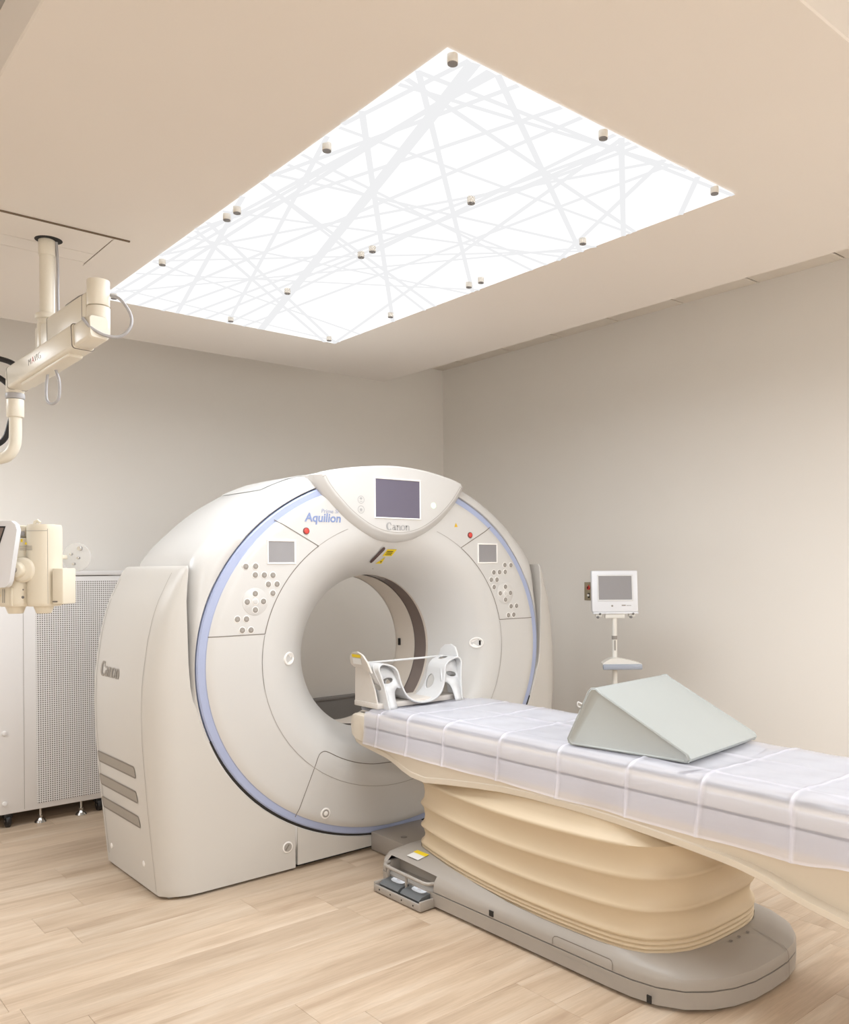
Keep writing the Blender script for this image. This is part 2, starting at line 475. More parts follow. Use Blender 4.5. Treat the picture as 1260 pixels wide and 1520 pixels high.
# ------------------------------------------------------------------ backlit panel
PX0, PX1, PY0, PY1, PM = 1.315, 2.553, 1.597, 4.10, 2.812
lp = thing('light_panel', 'backlit white ceiling panel printed with crossing lines', 'light panel', ((PX0+PX1)/2, PM, Z1))
for ya, yb in ((PY0, PM-.0015), (PM+.0015, PY1)):
    B().box((PX0, ya, Z1-.0055), (PX1, yb, Z1-.002)).to('acrylic_sheet', 'glow', lp, None)
for yy in (1.608, 2.185, 2.768, 2.847, 3.432, 3.996):
    for xx in (1.340, 1.897, 2.455):
        s_ = B().cyl((xx, yy, Z1-.026), (xx, yy, Z1-.004), .0135, n=20, bev=0.0012).to('standoff', 'pole', lp)
        B().cyl((xx, yy, Z1-.0285), (xx, yy, Z1-.0255), .0125, n=20).to('cap', 'capgrey', s_)
pl = B(); zt = Z1-.0060
def pline(p, q, w, zt=zt):
    p, q = Vector((p[0], p[1])), Vector((q[0], q[1]))
    d = (q-p).normalized(); n = Vector((-d.y, d.x))*w/2
    lo, hi = -9.0, 9.0                                            # run from edge to edge of the panel
    for i, (mn, mx_) in enumerate(((PX0+.0005, PX1-.0005), (PY0+.0005, PY1-.0005))):
        if abs(d[i]) < 1e-6: continue
        a, b_ = sorted(((mn-p[i])/d[i], (mx_-p[i])/d[i])); lo, hi = max(lo, a), min(hi, b_)
    if hi-lo < .05: return
    a, b_ = p+d*lo, p+d*hi
    pl.quad([(a.x+n.x, a.y+n.y, zt), (b_.x+n.x, b_.y+n.y, zt), (b_.x-n.x, b_.y-n.y, zt), (a.x-n.x, a.y-n.y, zt)])
LINES = [((1.393, 1.571), (2.082, 3.992), 0.0375), ((1.444, 1.575), (2.482, 2.24), 0.0191), ((1.304, 1.95), (2.446, 3.412), 0.0275), ((1.295, 1.693), (2.484, 2.867), 0.0171), ((1.312, 2.085), (1.387, 1.579), 0.0168), ((1.295, 1.799), (2.316, 1.591), 0.0171), ((1.498, 2.383), (1.719, 1.577), 0.0215), ((1.388, 2.208), (1.558, 1.571), 0.0193), ((1.664, 2.649), (1.796, 1.58), 0.0258), ((1.935, 2.791), (1.937, 1.575), 0.0272), ((1.937, 1.575), (2.488, 2.017), 0.0211), ((2.448, 2.188), (2.159, 1.577), 0.02), ((2.472, 1.729), (2.335, 1.587), 0.0211), ((2.292, 2.994), (2.032, 1.866), 0.0231), ((1.863, 2.969), (2.043, 1.578), 0.026), ((1.482, 1.796), (2.302, 1.964), 0.0186), ((1.649, 4.014), (1.307, 2.639), 0.0254), ((2.465, 4.007), (1.401, 3.031), 0.021), ((1.387, 2.984), (1.446, 1.827), 0.016), ((1.302, 2.463), (2.018, 2.322), 0.024), ((1.331, 3.345), (1.69, 2.603), 0.0205), ((1.411, 3.936), (1.44, 2.214), 0.0211), ((1.82, 3.999), (1.945, 2.385), 0.0297), ((1.288, 2.525), (2.38, 3.115), 0.0202), ((1.27, 2.277), (2.505, 2.546), 0.0164), ((1.39, 3.495), (2.28, 3.763), 0.0271), ((1.372, 3.125), (2.224, 3.006), 0.0261), ((2.091, 3.118), (2.183, 1.957), 0.0245), ((1.351, 2.077), (2.347, 2.04), 0.0158), ((1.357, 1.713), (1.759, 1.675), 0.0183), ((1.323, 2.373), (1.666, 2.4), 0.0168), ((1.372, 3.907), (2.04, 2.942), 0.0276), ((1.357, 3.629), (2.368, 3.001), 0.0308), ((1.38, 3.401), (2.235, 2.574), 0.0262), ((1.357, 2.812), (2.438, 2.401), 0.0231), ((1.344, 3.062), (1.431, 2.059), 0.0168), ((1.882, 3.946), (1.509, 2.758), 0.0155), ((1.311, 3.898), (2.185, 4.002), 0.0337), ((1.635, 3.876), (1.834, 2.644), 0.0252), ((1.871, 3.547), (2.384, 4.004), 0.0189), ((2.334, 3.155), (1.427, 2.606), 0.016)]
for i_, (p, q, w) in enumerate(LINES): pline(p, q, w if i_ == 0 else min(w, .019), zt-.00006*i_)
tag(pl.to('line_print', 'print', lp, None, recalc=False), 'pale grey crossing lines printed on the panel', kind='stuff')

# fixtures for the added fill lights, all out of view
for n_, (lx, ly, lw) in enumerate(FILL_LIGHTS):
    cl = thing('fill_pendant', ('added unseen pendant fill light near the left wall', 'added unseen pendant fill light near the right wall', 'added unseen pendant fill light left of the cabinet')[n_], 'pendant light', (lx, ly, Z2), group='added fill lights')
    B().box((lx-.62, ly-.32, LUM_Z), (lx+.62, ly+.32, LUM_Z+.05), bev=.006).to('housing', 'mon', cl)
    B().box((lx-.58, ly-.28, LUM_Z-.016), (lx+.58, ly+.28, LUM_Z)).to('diffuser', 'diffuser', cl, None)
    for dx in (-.45, .45): B().cyl((lx+dx, ly, LUM_Z+.05), (lx+dx, ly, Z2), .006, n=10).to('suspension_rod', 'chrome', cl)

# ------------------------------------------------------------------ CT gantry
XC, YG = 2.570, 3.575                                            # centre line, front face
ZC0 = 0.970
g = thing('ct_gantry', 'large white ring-shaped CT scanner gantry with a round bore and blue accent ring', 'ct scanner', (XC, YG+.4, 0))
AO, BO = 0.995, 0.860                                            # face outline
def r_ell(a, b, th): return a*b/math.hypot(b*math.cos(th), a*math.sin(th))
RIN = 0.40; SS = 0.57; DEEP = 0.245
def face_depth(s):
    if s < SS: return DEEP*(1-s/SS)**2.5
    if s > 0.93: return 0.010*((s-0.93)/0.07)**2
    return 0.0
def face_y(x, z):
    th = math.atan2(z-ZC0, x); r = math.hypot(x, z-ZC0); ro = r_ell(AO, BO, th)
    return YG + face_depth(max(0, min(1, (r-RIN)/(ro-RIN))))
def fn(x, z):
    e = .004
    return Vector(((face_y(x+e, z)-face_y(x-e, z))/(2*e), -1, (face_y(x, z+e)-face_y(x, z-e))/(2*e))).normalized()
def fpn(x, z, off): return Vector((XC+x, face_y(x, z), z)) + fn(x, z)*off
def fp(x, z, off=0.0008): return (XC+x, face_y(x, z)-off, z)
NT = 160; TH = [2*math.pi*i/NT for i in range(NT)]
svals = [0, .02, .05, .09, .14, .2, .26, .32, .38, .44, .5, .57, .64, .72, .8, .88, .93, .95, .97, .985, 1.0]
loops = []
for s in svals:
    lp_ = []
    for th in TH:
        r = RIN + (r_ell(AO, BO, th)-RIN)*s
        lp_.append((XC+r*math.cos(th), YG+face_depth(s), ZC0+r*math.sin(th)))
    loops.append(lp_)
B().loft(loops, cap=False).to('front_cover', 'white', g, 60)
def ell_loop(a, b, y): return [(XC+r_ell(a, b, t)*math.cos(t), y, ZC0+r_ell(a, b, t)*math.sin(t)) for t in TH]
B().loft([ell_loop(AO, BO, YG+.010), ell_loop(AO+.003, BO+.003, YG+.013), ell_loop(1.028, .888, YG+.015), ell_loop(1.034, .894, YG+.020),
          ell_loop(1.035, .895, YG+.075)], cap=False).to('accent_ring', 'blue', g, 20)
B().loft([ell_loop(1.034, .894, YG+.07), ell_loop(1.075, .932, YG+.07)], cap=False).to('shadow_gap', 'gap', g, None)
B().tube([(XC+r_ell(1.041, .900, R(a))*math.cos(R(a)), YG+.026, ZC0+r_ell(1.041, .900, R(a))*math.sin(R(a))) for a in range(198, 343, 3)], .0075, 8).to('gap_shade', 'gap', g, 60)  # dark tube put in as the shade of the lower ring gap
# outer shell
SP = [(0, 1.902), (.2, 1.895), (.36, 1.873), (.49, 1.838), (.59, 1.796), (.68, 1.748), (.772, 1.691), (.845, 1.635), (.912, 1.575), (.979, 1.512),
      (1.030, 1.445), (1.045, 1.38), (1.050, 1.25), (1.052, 1.1), (1.052, .9), (1.04, .6), (1.02, .3), (1.0, .03)]
spol = sorted((math.atan2(z-ZC0, x), math.hypot(x, z-ZC0)) for x, z in SP)
def r_shell(th):
    t = th if th <= math.pi else th-2*math.pi
    if abs(t) > math.pi/2: t = math.copysign(math.pi-abs(t), t)
    if t < spol[0][0]: return (ZC0-.03)/abs(math.sin(t))
    return interp(spol, t)
def sh_loop(k, y, sc_=1.0):
    o = []
    for t in TH:
        a, b = r_ell(1.04, .90, t), r_shell(t)
        r = max(a+(b-a)*k, a*.98)*sc_
        o.append((XC+r*math.cos(t), y, max(.03, ZC0+r*math.sin(t))))
    return o
def circ_loop(r, y): return [(XC+r*math.cos(t), y, ZC0+r*math.sin(t)) for t in TH]
YBK = 4.29
B().loft([sh_loop(0, YG+.06), sh_loop(0, YG+.024), sh_loop(.06, YG+.019), sh_loop(.45, YG+.027), sh_loop(.75, YG+.045), sh_loop(.92, YG+.07), sh_loop(1, YG+.11),
          sh_loop(1, YBK-.06), sh_loop(1, YBK-.02, .99), sh_loop(1, YBK, .975), circ_loop(.72, YBK+.02), circ_loop(.58, YBK+.0), circ_loop(.47, YBK-.07),
          circ_loop(.40, YBK-.17)], cap=False).to('outer_shell', 'white', g, 50)
# hatch on top of the shell and a small recessed screw
hb = B()
for x0, x1, ya, yb in ((-.62, -.34, 3.80, 4.24),):
    n = 8; a = []; c = []
    for i in range(n+1):
        x = x0+(x1-x0)*i/n; th = math.atan2(1.0, 0)
        z = interp(sorted(SP), abs(x))
        a.append((XC+x, ya+(.0 if i else 0), z+.004)); c.append((XC+x, yb, z+.004))
    hb.loft([a, c], closed=False)
hb.to('top_hatch', 'white', g, 40)
# bore
B().loft([circ_loop(RIN, YG+DEEP), circ_loop(RIN, YG+DEEP+.018)], cap=False).to('bore_lip', 'bore', g, 60)
B().loft([circ_loop(RIN+.003, YG+DEEP+.016), circ_loop(RIN+.003, YG+DEEP+.125)], cap=False).to('bore_window', 'film', g, 60)
B().loft([circ_loop(RIN, YG+DEEP+.122), circ_loop(RIN, YG+DEEP+.2), circ_loop(RIN+.004, YBK-.16)], cap=False).to('bore_liner', 'bore', g, 60)
B().box((XC+.393, YG+DEEP+.26, .955), (XC+.402, YG+DEEP+.275, .995)).to('bore_slot', 'gap', g, None)
# lower middle cover
poly = []
for i in range(25):
    x = -.553+1.106*i/24; poly.append((x, ZC0-.908*math.sqrt(1-(x/1.05)**2)))
poly += [(.553, .022), (-.553, .022)]
B().prism(poly, lambda p: (XC+p[0], YG+.016, p[1]), lambda p: (XC+p[0], YG+.075, p[1]), bev=.004).to('lower_cover', 'cover', g, 30)
B().box((XC-1.1, YG+.06, .0), (XC+1.1, YBK-.03, .03)).to('plinth', 'gap', g, None)
# side covers
XS = [(0, 1.175), (.2, 1.195), (.394, 1.213), (.66, 1.233), (.8, 1.236), (.93, 1.231), (1.1, 1.207), (1.2, 1.184), (1.27, 1.160), (1.35, 1.122), (1.42, 1.085)]
def x_in(z):
    if z < .84:
        q = ((z-ZC0)/.908)
        return max(.562, 1.05*math.sqrt(max(0, 1-q*q))) if abs(q) < 1 else .562
    return interp([(.84, 1.048), (.93, 1.064), (1.07, 1.068), (1.275, 1.073), (1.42, 1.062)], z)
XCH = [(0, 1.02), (.4, 1.085), (.9, 1.125), (1.2, 1.11), (1.42, 1.066)]
def side_cover(sg):
    loops = []
    zs = [.012, .016, .05, .1, .15, .19, .2, .21, .225, .25, .28, .32, .36, .4, .45, .5, .56, .62, .68, .74, .8, .84, .9, 1.0, 1.08, 1.16, 1.22, 1.27, 1.31, 1.35, 1.38, 1.40, 1.413, 1.42]
    for z in zs:
        xs = interp(XS, z); xi = x_in(z); xc = max(interp(XCH, z), xi+.002)
        if z > 1.40: k = (z-1.40)/.02; xs -= .010*k*k
        if z < .014: xs -= .004
        yo = 0.0 if z < 1.40 else .010*((z-1.40)/.02)**2
        pts = [(xi, YG+.07), (xi, YG+.022+yo), (xi+.003, YG+.018+yo)]
        for t in (0, .25, .5, .75, 1.0):                          # rounded shoulder between front and side
            bx, by = xc+(xs-xc)*.72, YG+.020
            qx = (1-t)**2*xc+2*t*(1-t)*bx+t*t*(xs-.002); qy = (1-t)**2*(YG+.018)+2*t*(1-t)*by+t*t*(3.668)
            pts.append((qx, qy+yo))
        pts += [(xs, 3.68+yo), (xs, 4.29), (xs-.006, 4.312), (xs-.03, 4.32), (xs-.12, 4.32)]
        loops.append([(XC+sg*p[0], p[1], z) for p in pts])
    b = B(); b.loft(loops, closed=True, cap=True)
    return b.to('side_cover', 'cover', g, 28)
for sg in (-1, 1):
    sc_ = side_cover(sg)
    for zt_ in (.549, .440, .331):
        vb = B(); h = .046
        x = lambda z: XC+sg*(interp(XS, z)+.0012)
        ys = [(3.795, 0), (4.262, 0)]
        # slot: slanted ends, rounded corners
        out = []
        for cy, cz, a0 in ((3.803, zt_-h+.010, 180), (4.257, zt_-h+.010, 270), (4.266, zt_-.010, 0), (3.812, zt_-.010, 90)):
            for k in range(5):
                a = R(a0+90*k/4); out.append((cy+.010*math.cos(a), cz+.010*math.sin(a)))
        vb.bm.faces.new([vb.bm.verts.new((x(p[1]), p[0], p[1])) for p in out])
        v = vb.to('vent', 'vent', sc_, None)
        rb = B(); pts = [(x(p[1])+sg*.0005, p[0], p[1]) for p in out+out[:1]]
        rb.ribbon(pts, .007, (sg, 0, 0)).to('vent_edge', 'seam', v, None)
    B().ribbon([(XC+sg*(interp(XS, z)+.0010), 3.682, z) for z in [.03+i*.04 for i in range(35)]], .0025, (sg, -.3, 0)).to('panel_seam', 'softseam', sc_, None)
    # rear seam of the side cover and its screws
    B().ribbon([(XC+sg*(interp(XS, z)+.0008), 4.262+.018*max(0, (z-.9)), z) for z in [.06+i*.05 for i in range(27)]], .003, (sg, 0, 0)).to('panel_seam', 'seam', sc_, None)
    for yy, zz in ((4.215, .105), (3.80, .125)):
        B().cyl((XC+sg*(interp(XS, zz)-.002), yy, zz), (XC+sg*(interp(XS, zz)+.002), yy, zz), .013, bev=.001).to('screw_cap', 'btnrim', sc_)
    if sg < 0:
        serif_word('logo_lettering', .066, 'logo2', sc_, lambda u, v: (XC-interp(XS, .915+v)-.0018, 4.205-u*.93, .915+v))
        kb = B().cyl((XC-.605, YG+.019, .116), (XC-.605, YG+.0155, .116), .026, n=32, bev=.0015).to('lock_knob', 'btnrim', sc_)
        B().disc((XC-.605, YG+.0150, .116), (0, -1, 0), .020, 28).to('knob_recess', 'softseam', kb, None)
        B().ribbon([(XC-.605-.012, YG+.0146, .116-.012), (XC-.605+.006, YG+.0146, .116+.012)], .006, (0, -1, 0)).to('knob_slot', 'seam', kb, None)
B().box((XC-1.14, 3.652, .0), (XC-1.11, 4.30, .012)).to('floor_shim', 'base', g)
B().box((XC-1.12, 3.648, .006), (XC-1.10, 3.655, .016)).to('corner_marker', 'yellow', g)
# seams on the front cover
def seam(pts, w=.0035, m='seam', n=1): return B().ribbon([fp(*p) for p in pts], w, (0, -1, 0)).to('panel_seam', m, g, None)
def seam_ell(t0, t1, a=.735, b=.667, n=40): return [(r_ell(a, b, t)*math.cos(t), ZC0+.006+r_ell(a, b, t)*math.sin(t)) for t in [R(t0+(t1-t0)*i/n) for i in range(n+1)]]
def subdiv(p, q, n=14): return [(p[0]+(q[0]-p[0])*i/n, p[1]+(q[1]-p[1])*i/n) for i in range(n+1)]
A_IN = (-.446, 1.494)
seam(seam_ell(-180-10+360-360, 0), .003, 'softseam')
seam(seam_ell(170, 190, n=8), .003, 'softseam'); seam(seam_ell(-10, 10, n=8), .003, 'softseam')
for sg in (-1, 1):
    t0, t1 = (10.5, 50) if sg > 0 else (129.5, 169.5)
    seam(seam_ell(t0, t1), .0042)
    t0, t1 = (50, 66) if sg > 0 else (114, 130)
    seam(seam_ell(t0, t1), .003, 'softseam')
    e = seam_ell(129.5 if sg < 0 else 50.5, 130)[0]
    seam(subdiv(e, (sg*.665, 1.628)), .0045)
    e = seam_ell(169.5 if sg < 0 else 10.5, 170)[0]
    seam(subdiv(e, (sg*.985, e[1]+.0)), .0042)
    dp = subdiv((.570, .250), (.456, .498)) + [(p.x, p.y) for p in smooth_path([(.452, .506, 0), (.438, .524, 0), (.414, .531, 0), (.386, .523, 0), (.31, .482, 0), (.22, .447, 0), (.12, .424, 0), (0, .416, 0)], 5)]
    seam([(sg*x, z) for x, z in dp], .0038)
# door knob on the lower panel
kx, kz = -.414, .239
kb = B().cyl(fp(kx, kz, -.003), fp(kx, kz, .003), .026, n=32, bev=.0015).to('lock_knob', 'btnrim', g)
B().disc(fp(kx, kz, .0034), (0, -1, 0), .019, 28).to('knob_recess', 'softseam', kb, None)
B().cyl(fp(kx, kz, .003), fp(kx, kz, .0052), .011, n=20, bev=.001).to('knob_centre', 'btnrim', kb)
# buttons and small screens on both control panels
BT = [(-.811, 1.415), (-.764, 1.416), (-.766, 1.377), (-.722, 1.376), (-.679, 1.375), (-.702, 1.334), (-.659, 1.334), (-.680, 1.293), (-.767, 1.293),
      (-.806, 1.257), (-.727, 1.257), (-.767, 1.220), (-.853, 1.182), (-.810, 1.181), (-.830, 1.132), (-.789, 1.131)]
for sg in (-1, 1):
    for bx, bz in BT:
        bx = bx*-sg
        bb = B().cyl(fp(bx, bz, -.003), fp(bx, bz, .0016), .0160, n=22, bev=.001).to('button', 'btnrim', g)
        B().cyl(fp(bx, bz, .001), fp(bx, bz, .0022), .0132, n=20, bev=.0004).to('button_cap', 'button', bb)
        B().disc(fp(bx+.001, bz-.001, .0026), (0, -1, 0), .004, 10).to('button_mark', 'softseam', bb, None)
    B().cyl(fp(sg*.767, 1.257, -.003), fp(sg*.767, 1.257, .0012), .062, n=40, bev=.001).to('keypad_disc', 'white', g)
    bb = B().cyl(fp(sg*.767, 1.257, 0), fp(sg*.767, 1.257, .003), .0155, n=22, bev=.0012).to('button', 'btnrim', g)
    B().cyl(fp(sg*.767, 1.257, .002), fp(sg*.767, 1.257, .0036), .0125, n=20, bev=.0008).to('button_cap', 'white', bb)
    # small screen
    x0, x1 = sorted((sg*.700, sg*.569)); z0, z1 = 1.433, 1.529
    fr = B(); w = .008
    for a, c in (((x0-w, z0-w), (x1+w, z0)), ((x0-w, z1), (x1+w, z1+w)), ((x0-w, z0), (x0, z1)), ((x1, z0), (x1+w, z1))):
        fr.box((XC+a[0], YG-.004, a[1]), (XC+c[0], YG+.004, c[1]), bev=.0015, seg=1)
    f_ = fr.to('screen_frame', 'btnrim', g)
    B().quad([(XC+x0, YG-.001, z0), (XC+x1, YG-.001, z0), (XC+x1, YG-.001, z1), (XC+x0, YG-.001, z1)]).to('small_screen', 'screen_s', f_, None)
    # red stop button
    rb = B().cyl(fp(sg*.506, 1.580, -.003), fp(sg*.506, 1.580, .004), .0165, n=24, bev=.0015).to('stop_button', 'redrim', g)
    B().cyl(fp(sg*.506, 1.580, .003), fp(sg*.506, 1.580, .007), .0125, n=24, bev=.002).to('stop_cap', 'red', rb)
    # hand grip sunk in the flare
    gx = sg*.580
    def oval(rx, rz, off, dx=0): return [fpn(gx+dx+rx*math.cos(2*math.pi*i/32), .985+rz*math.sin(2*math.pi*i/32), off) for i in range(32)]
    B().loft([oval(.036, .031, -.004), oval(.035, .030, .004), oval(.030, .025, .005), oval(.027, .022, -.0), oval(.020, .016, -.0005)], cap=True).to('hand_grip', 'btnrim', g, 50)
    if sg > 0: B().box((XC+gx+.012, face_y(gx+.014, .985)-.006, .972), (XC+gx+.020, face_y(gx+.014, .985)+.01, .998)).to('grip_slot', 'gap', g, None)
# lettering and labels
TX = lambda x, z, off=.0012: Matrix.Translation((XC+x, YG-off, z)) @ Matrix.Rotation(R(90), 4, 'X')
text_obj('name_lettering', 'Aquilion', .058, 'aqua', g, TX(-.512, 1.626), shear=.12, bold=.0012, space=1.0)
text_obj('name_lettering', 'Prime', .028, 'aqua2', g, TX(-.425, 1.668), shear=.12)
text_obj('name_lettering', 'SP', .026, 'aqua2', g, TX(-.348, 1.669), shear=.12)
B().quad([fp(.395, 1.622), fp(.419, 1.622), fp(.407, 1.645)]).to('warning_label', 'amber', g, None)
lw = B(); cap_ = []
for c, a0 in (((-.044, 1.502), -27), ((-.072, 1.446), 153)):
    for k in range(9): a = R(a0+180*k/8); cap_.append(fpn(c[0]+.011*math.cos(a), c[1]+.011*math.sin(a), .0065))
lw.bm.faces.new([lw.bm.verts.new(p) for p in cap_]); lw.to('laser_window', 'brown', g, None)
yl = B().quad([fpn(x, z, .0015) for x, z in ((-.022, 1.466), (.036, 1.466), (.046, 1.500), (-.012, 1.500))]).to('laser_label', 'yellow', g, None)
for k in range(3): B().quad([fpn(x, z+.008*k, .0022) for x, z in ((-.010, 1.472), (.028, 1.472), (.030, 1.4755), (-.009, 1.4755))]).to('label_print', 'ink', yl, None)
yl = B().quad([fpn(x, z, .0015) for x, z in ((-.030, 1.428), (.010, 1.428), (.004, 1.462))]).to('laser_label', 'yellow', g, None)
B().disc(fpn(-.004, 1.438, .0022), fn(-.004, 1.438), .005, 12).to('label_print', 'ink', yl, None)
B().disc(fpn(-.012, 1.402, .001), fn(-.012, 1.402), .003, 10).to('pin_hole', 'gap', g, None)

# display console at the top of the gantry
fo = smooth_path([(-.435, 1.848, 0), (-.405, 1.800, 0), (-.345, 1.735, 0), (-.250, 1.655, 0), (-.130, 1.592, 0), (0, 1.570, 0), (.130, 1.592, 0), (.250, 1.655, 0),
                  (.345, 1.735, 0), (.400, 1.800, 0), (.425, 1.838, 0)], 5)
top = smooth_path([(.420, 1.852, 0), (.34, 1.876, 0), (.18, 1.905, 0), (0, 1.917, 0), (-.18, 1.905, 0), (-.34, 1.882, 0), (-.430, 1.862, 0)], 5)
outl = [(p.x, p.y) for p in fo] + [(p.x, p.y) for p in top]
def grow(o, d, dtop):
    res = []; n = len(o)
    for i, (x, z) in enumerate(o):
        a, c = o[i-1], o[(i+1) % n]; tx, tz = c[0]-a[0], c[1]-a[1]; l = math.hypot(tx, tz) or 1
        dd = dtop if i >= len(fo) else d
        res.append((x+tz/l*dd, z-tx/l*dd))
    return res
lo = lambda o, y: [(XC+x, y, z) for x, z in o]
inner = grow(outl, -.010, -.010)
dc = B().loft([lo(grow(outl, .038, -.004), YG+.13), lo(grow(outl, .036, -.002), YG+.010), lo(grow(outl, .031, 0), YG-.002), lo(grow(outl, .016, .0), YG-.016), lo(grow(outl, .004, .0), YG-.027),
               lo(outl, YG-.030), lo(grow(outl, -.004, -.004), YG-.032), lo(inner, YG-.0325)], cap=True).to('display_console', 'white', g, 40)
B().ribbon([(XC+x, YG-.0332, z) for x, z in grow([(p.x, p.y) for p in fo], -.012, -.012)], .0028, (0, -1, 0)).to('panel_seam', 'softseam', dc, None)
B().ribbon([(XC+.115*math.sin(R(a)), YG+.002-.006, 1.552+.012*(1-math.cos(R(a)))) for a in range(-70, 71, 10)], .003, (0, -1, 0)).to('panel_seam', 'seam', dc, None)
YD = YG-.0325
x0, x1, z0, z1 = -.136, .137, 1.657, 1.847
fr = B(); w = .007
for a, c in (((x0-w, z0-w), (x1+w, z0)), ((x0-w, z1), (x1+w, z1+w)), ((x0-w, z0), (x0, z1)), ((x1, z0), (x1+w, z1))):
    fr.box((XC+a[0], YD-.005, a[1]), (XC+c[0], YD+.004, c[1]), bev=.002, seg=1)
f_ = fr.to('screen_frame', 'btnrim', dc)
B().quad([(XC+x0, YD-.001, z0), (XC+x1, YD-.001, z0), (XC+x1, YD-.001, z1), (XC+x0, YD-.001, z1)]).to('screen', 'screen', f_, None)
B().cyl((XC+.228, YD+.002, 1.728), (XC+.228, YD-.003, 1.728), .0155, n=24, bev=.0015).to('indicator_light', 'green', dc)
for zz in (1.738, 1.690):
    ib = B()
    ib.ribbon([(XC-.221+.018*math.cos(R(a)), YD-.0006, zz+.018*math.sin(R(a))) for a in range(0, 361, 20)], .003, (0, -1, 0))
    ib.disc((XC-.221, YD-.0006, zz+(.006 if zz > 1.7 else 0)), (0, -1, 0), .008, 14, rz=.006)
    ib.ribbon([(XC-.229, YD-.0006, zz-.008), (XC-.213, YD-.0006, zz-.008)], .003, (0, -1, 0))
    ib.to('touch_icon', 'icon', dc, None)
serif_word('logo_lettering', .037, 'logo', dc, lambda u, v: (XC-.070+u, YD-.0012, 1.594+v))

# ------------------------------------------------------------------ patient table
t = thing('patient_table', 'cream and grey patient table of the scanner with pleated bellows and rounded base', 'patient table', (XC, 2.4, 0))
TXC = 2.577
def rrect(hw, y0, y1, rf, rb, z, n=8):
    """plan outline, front corners (low y) radius rf, rear corners radius rb"""
    pts = []
    for cx, cy, r, a0 in ((hw-rf, y0+rf, rf, -90), (hw-rb, y1-rb, rb, 0), (-hw+rb, y1-rb, rb, 90), (-hw+rf, y0+rf, rf, 180)):
        for k in range(n+1):
            a = R(a0+90*k/n); pts.append((TXC+cx+r*math.cos(a), cy+r*math.sin(a), z))
    return pts
# plan outlines, front centre round to rear centre: (base y, half width), (bellows y, half width)
PLAN = [((1.490, 0), (1.665, 0)), ((1.494, .10), (1.667, .10)), ((1.514, .19), (1.682, .185)), ((1.550, .262), (1.715, .25)), ((1.606, .325), (1.765, .305)),
        ((1.685, .366), (1.83, .333)), ((1.775, .383), (1.90, .345)), ((1.87, .386), (1.96, .350)), ((2.0, .386), (2.05, .352)), ((2.2, .386), (2.2, .352)), ((2.4, .386), (2.4, .342)),
        ((2.6, .386), (2.6, .320)), ((2.795, .386), (2.795, .288)), ((2.88, .386), (2.88, .270)), ((2.96, .386), (2.96, .252)), ((3.04, .386), (3.02, .237)), ((3.13, .386), (3.07, .222)),
        ((3.155, .384), (3.09, .210)), ((3.185, .360), (3.12, .180)), ((3.2, .300), (3.135, .140)), ((3.2, .15), (3.143, .07)), ((3.2, 0), (3.145, 0))]
def plan_loop(k, z, inset=0.0, zr=None):
    """k = 0 base outline, 1 bellows outline"""
    left = []
    for (yo, ho), (yb, hb_) in PLAN:
        y, h = yo+(yb-yo)*k, ho+(hb_-ho)*k
        if h > 0: h = max(.004, h-inset)
        zz = z if zr is None else z+(zr-z)*max(0, min(1, (y-2.3)/.75))
        left.append((TXC-h, y+inset*max(0, 1-h/.386)*(1 if y < 2.4 else -1), zz))
    return left + [(2*TXC-x, y, z_) for x, y, z_ in left[-2:0:-1]]
B().loft([plan_loop(0, .006, .016), plan_loop(0, .012, .002), plan_loop(0, .066, 0)], cap=True).to('base_skirt', 'base', t, 30)
b = B()
b.loft([plan_loop(0, .066, .008), plan_loop(0, .0705, .001), plan_loop(0, .090, .001), plan_loop(0, .104, .006, .112), plan_loop(.10, .116, .010, .136), plan_loop(.45, .126, .006, .150), plan_loop(.82, .134, -.002, .158), plan_loop(1, .136, -.010, .160),
        plan_loop(1, .132, -.006, .156), plan_loop(1, .10, -.006)], cap=False)
b.bm.faces.ensure_lookup_table(); nf = len(plan_loop(0, 0))
kill = [f for i, f in enumerate(b.bm.faces) if i//nf < 4 and f.calc_center_median().x < TXC-.30 and 2.80 < f.calc_center_median().y < 3.13]
bmesh.ops.delete(b.bm, geom=kill, context='FACES')
b.to('base_cover', 'base', t, 24)
B().box((TXC-.310, 2.79, .02), (TXC-.300, 3.16, .140)).to('pedal_bay_back', 'base', t, None)
B().box((TXC-.380, 2.786, .060), (TXC-.29, 2.797, .112), bev=.003).to('pedal_bay_wall', 'base', t)
B().box((TXC-.382, 3.128, .020), (TXC-.29, 3.150, .112), bev=.004).to('pedal_bay_wall', 'base', t)
B().box((TXC-.155, 3.17, .004), (TXC+.155, 3.588, .095), bev=.006).to('dock_block', 'base', t)
B().cyl((TXC-.09, 3.40, .094), (TXC-.09, 3.40, .097), .016, n=20).to('dock_bolt', 'basedk', t)
# seams, hatches and ports on the near side
def sx(z): return TXC - interp([(0, .386), (.092, .3855), (.104, .3800), (.116, .372)], z) - .0012
hb = B().ribbon([(sx(z), y, z) for y, z in ((2.118, .073), (2.118, .094), (2.112, .101), (2.10, .104), (1.95, .104), (1.862, .104), (1.852, .101), (1.846, .094), (1.846, .073))], .003, (-1, 0, 0))
hb.to('hatch_seam', 'seam', t, None)
B().ribbon([(sx(z), y, z) for y, z in ((2.118, .016), (2.118, .050), (1.846, .050), (1.846, .016))], .0025, (-1, 0, 0)).to('hatch_seam', 'softseam', t, None)
B().box((sx(.085)-.0005, 2.428, .075), (sx(.085)+.003, 2.452, .097), bev=.001).to('socket', 'gap', t, None)
B().box((sx(.03)-.0012, 1.688, .022), (sx(.03)+.003, 1.705, .046)).to('socket', 'gap', t, None)
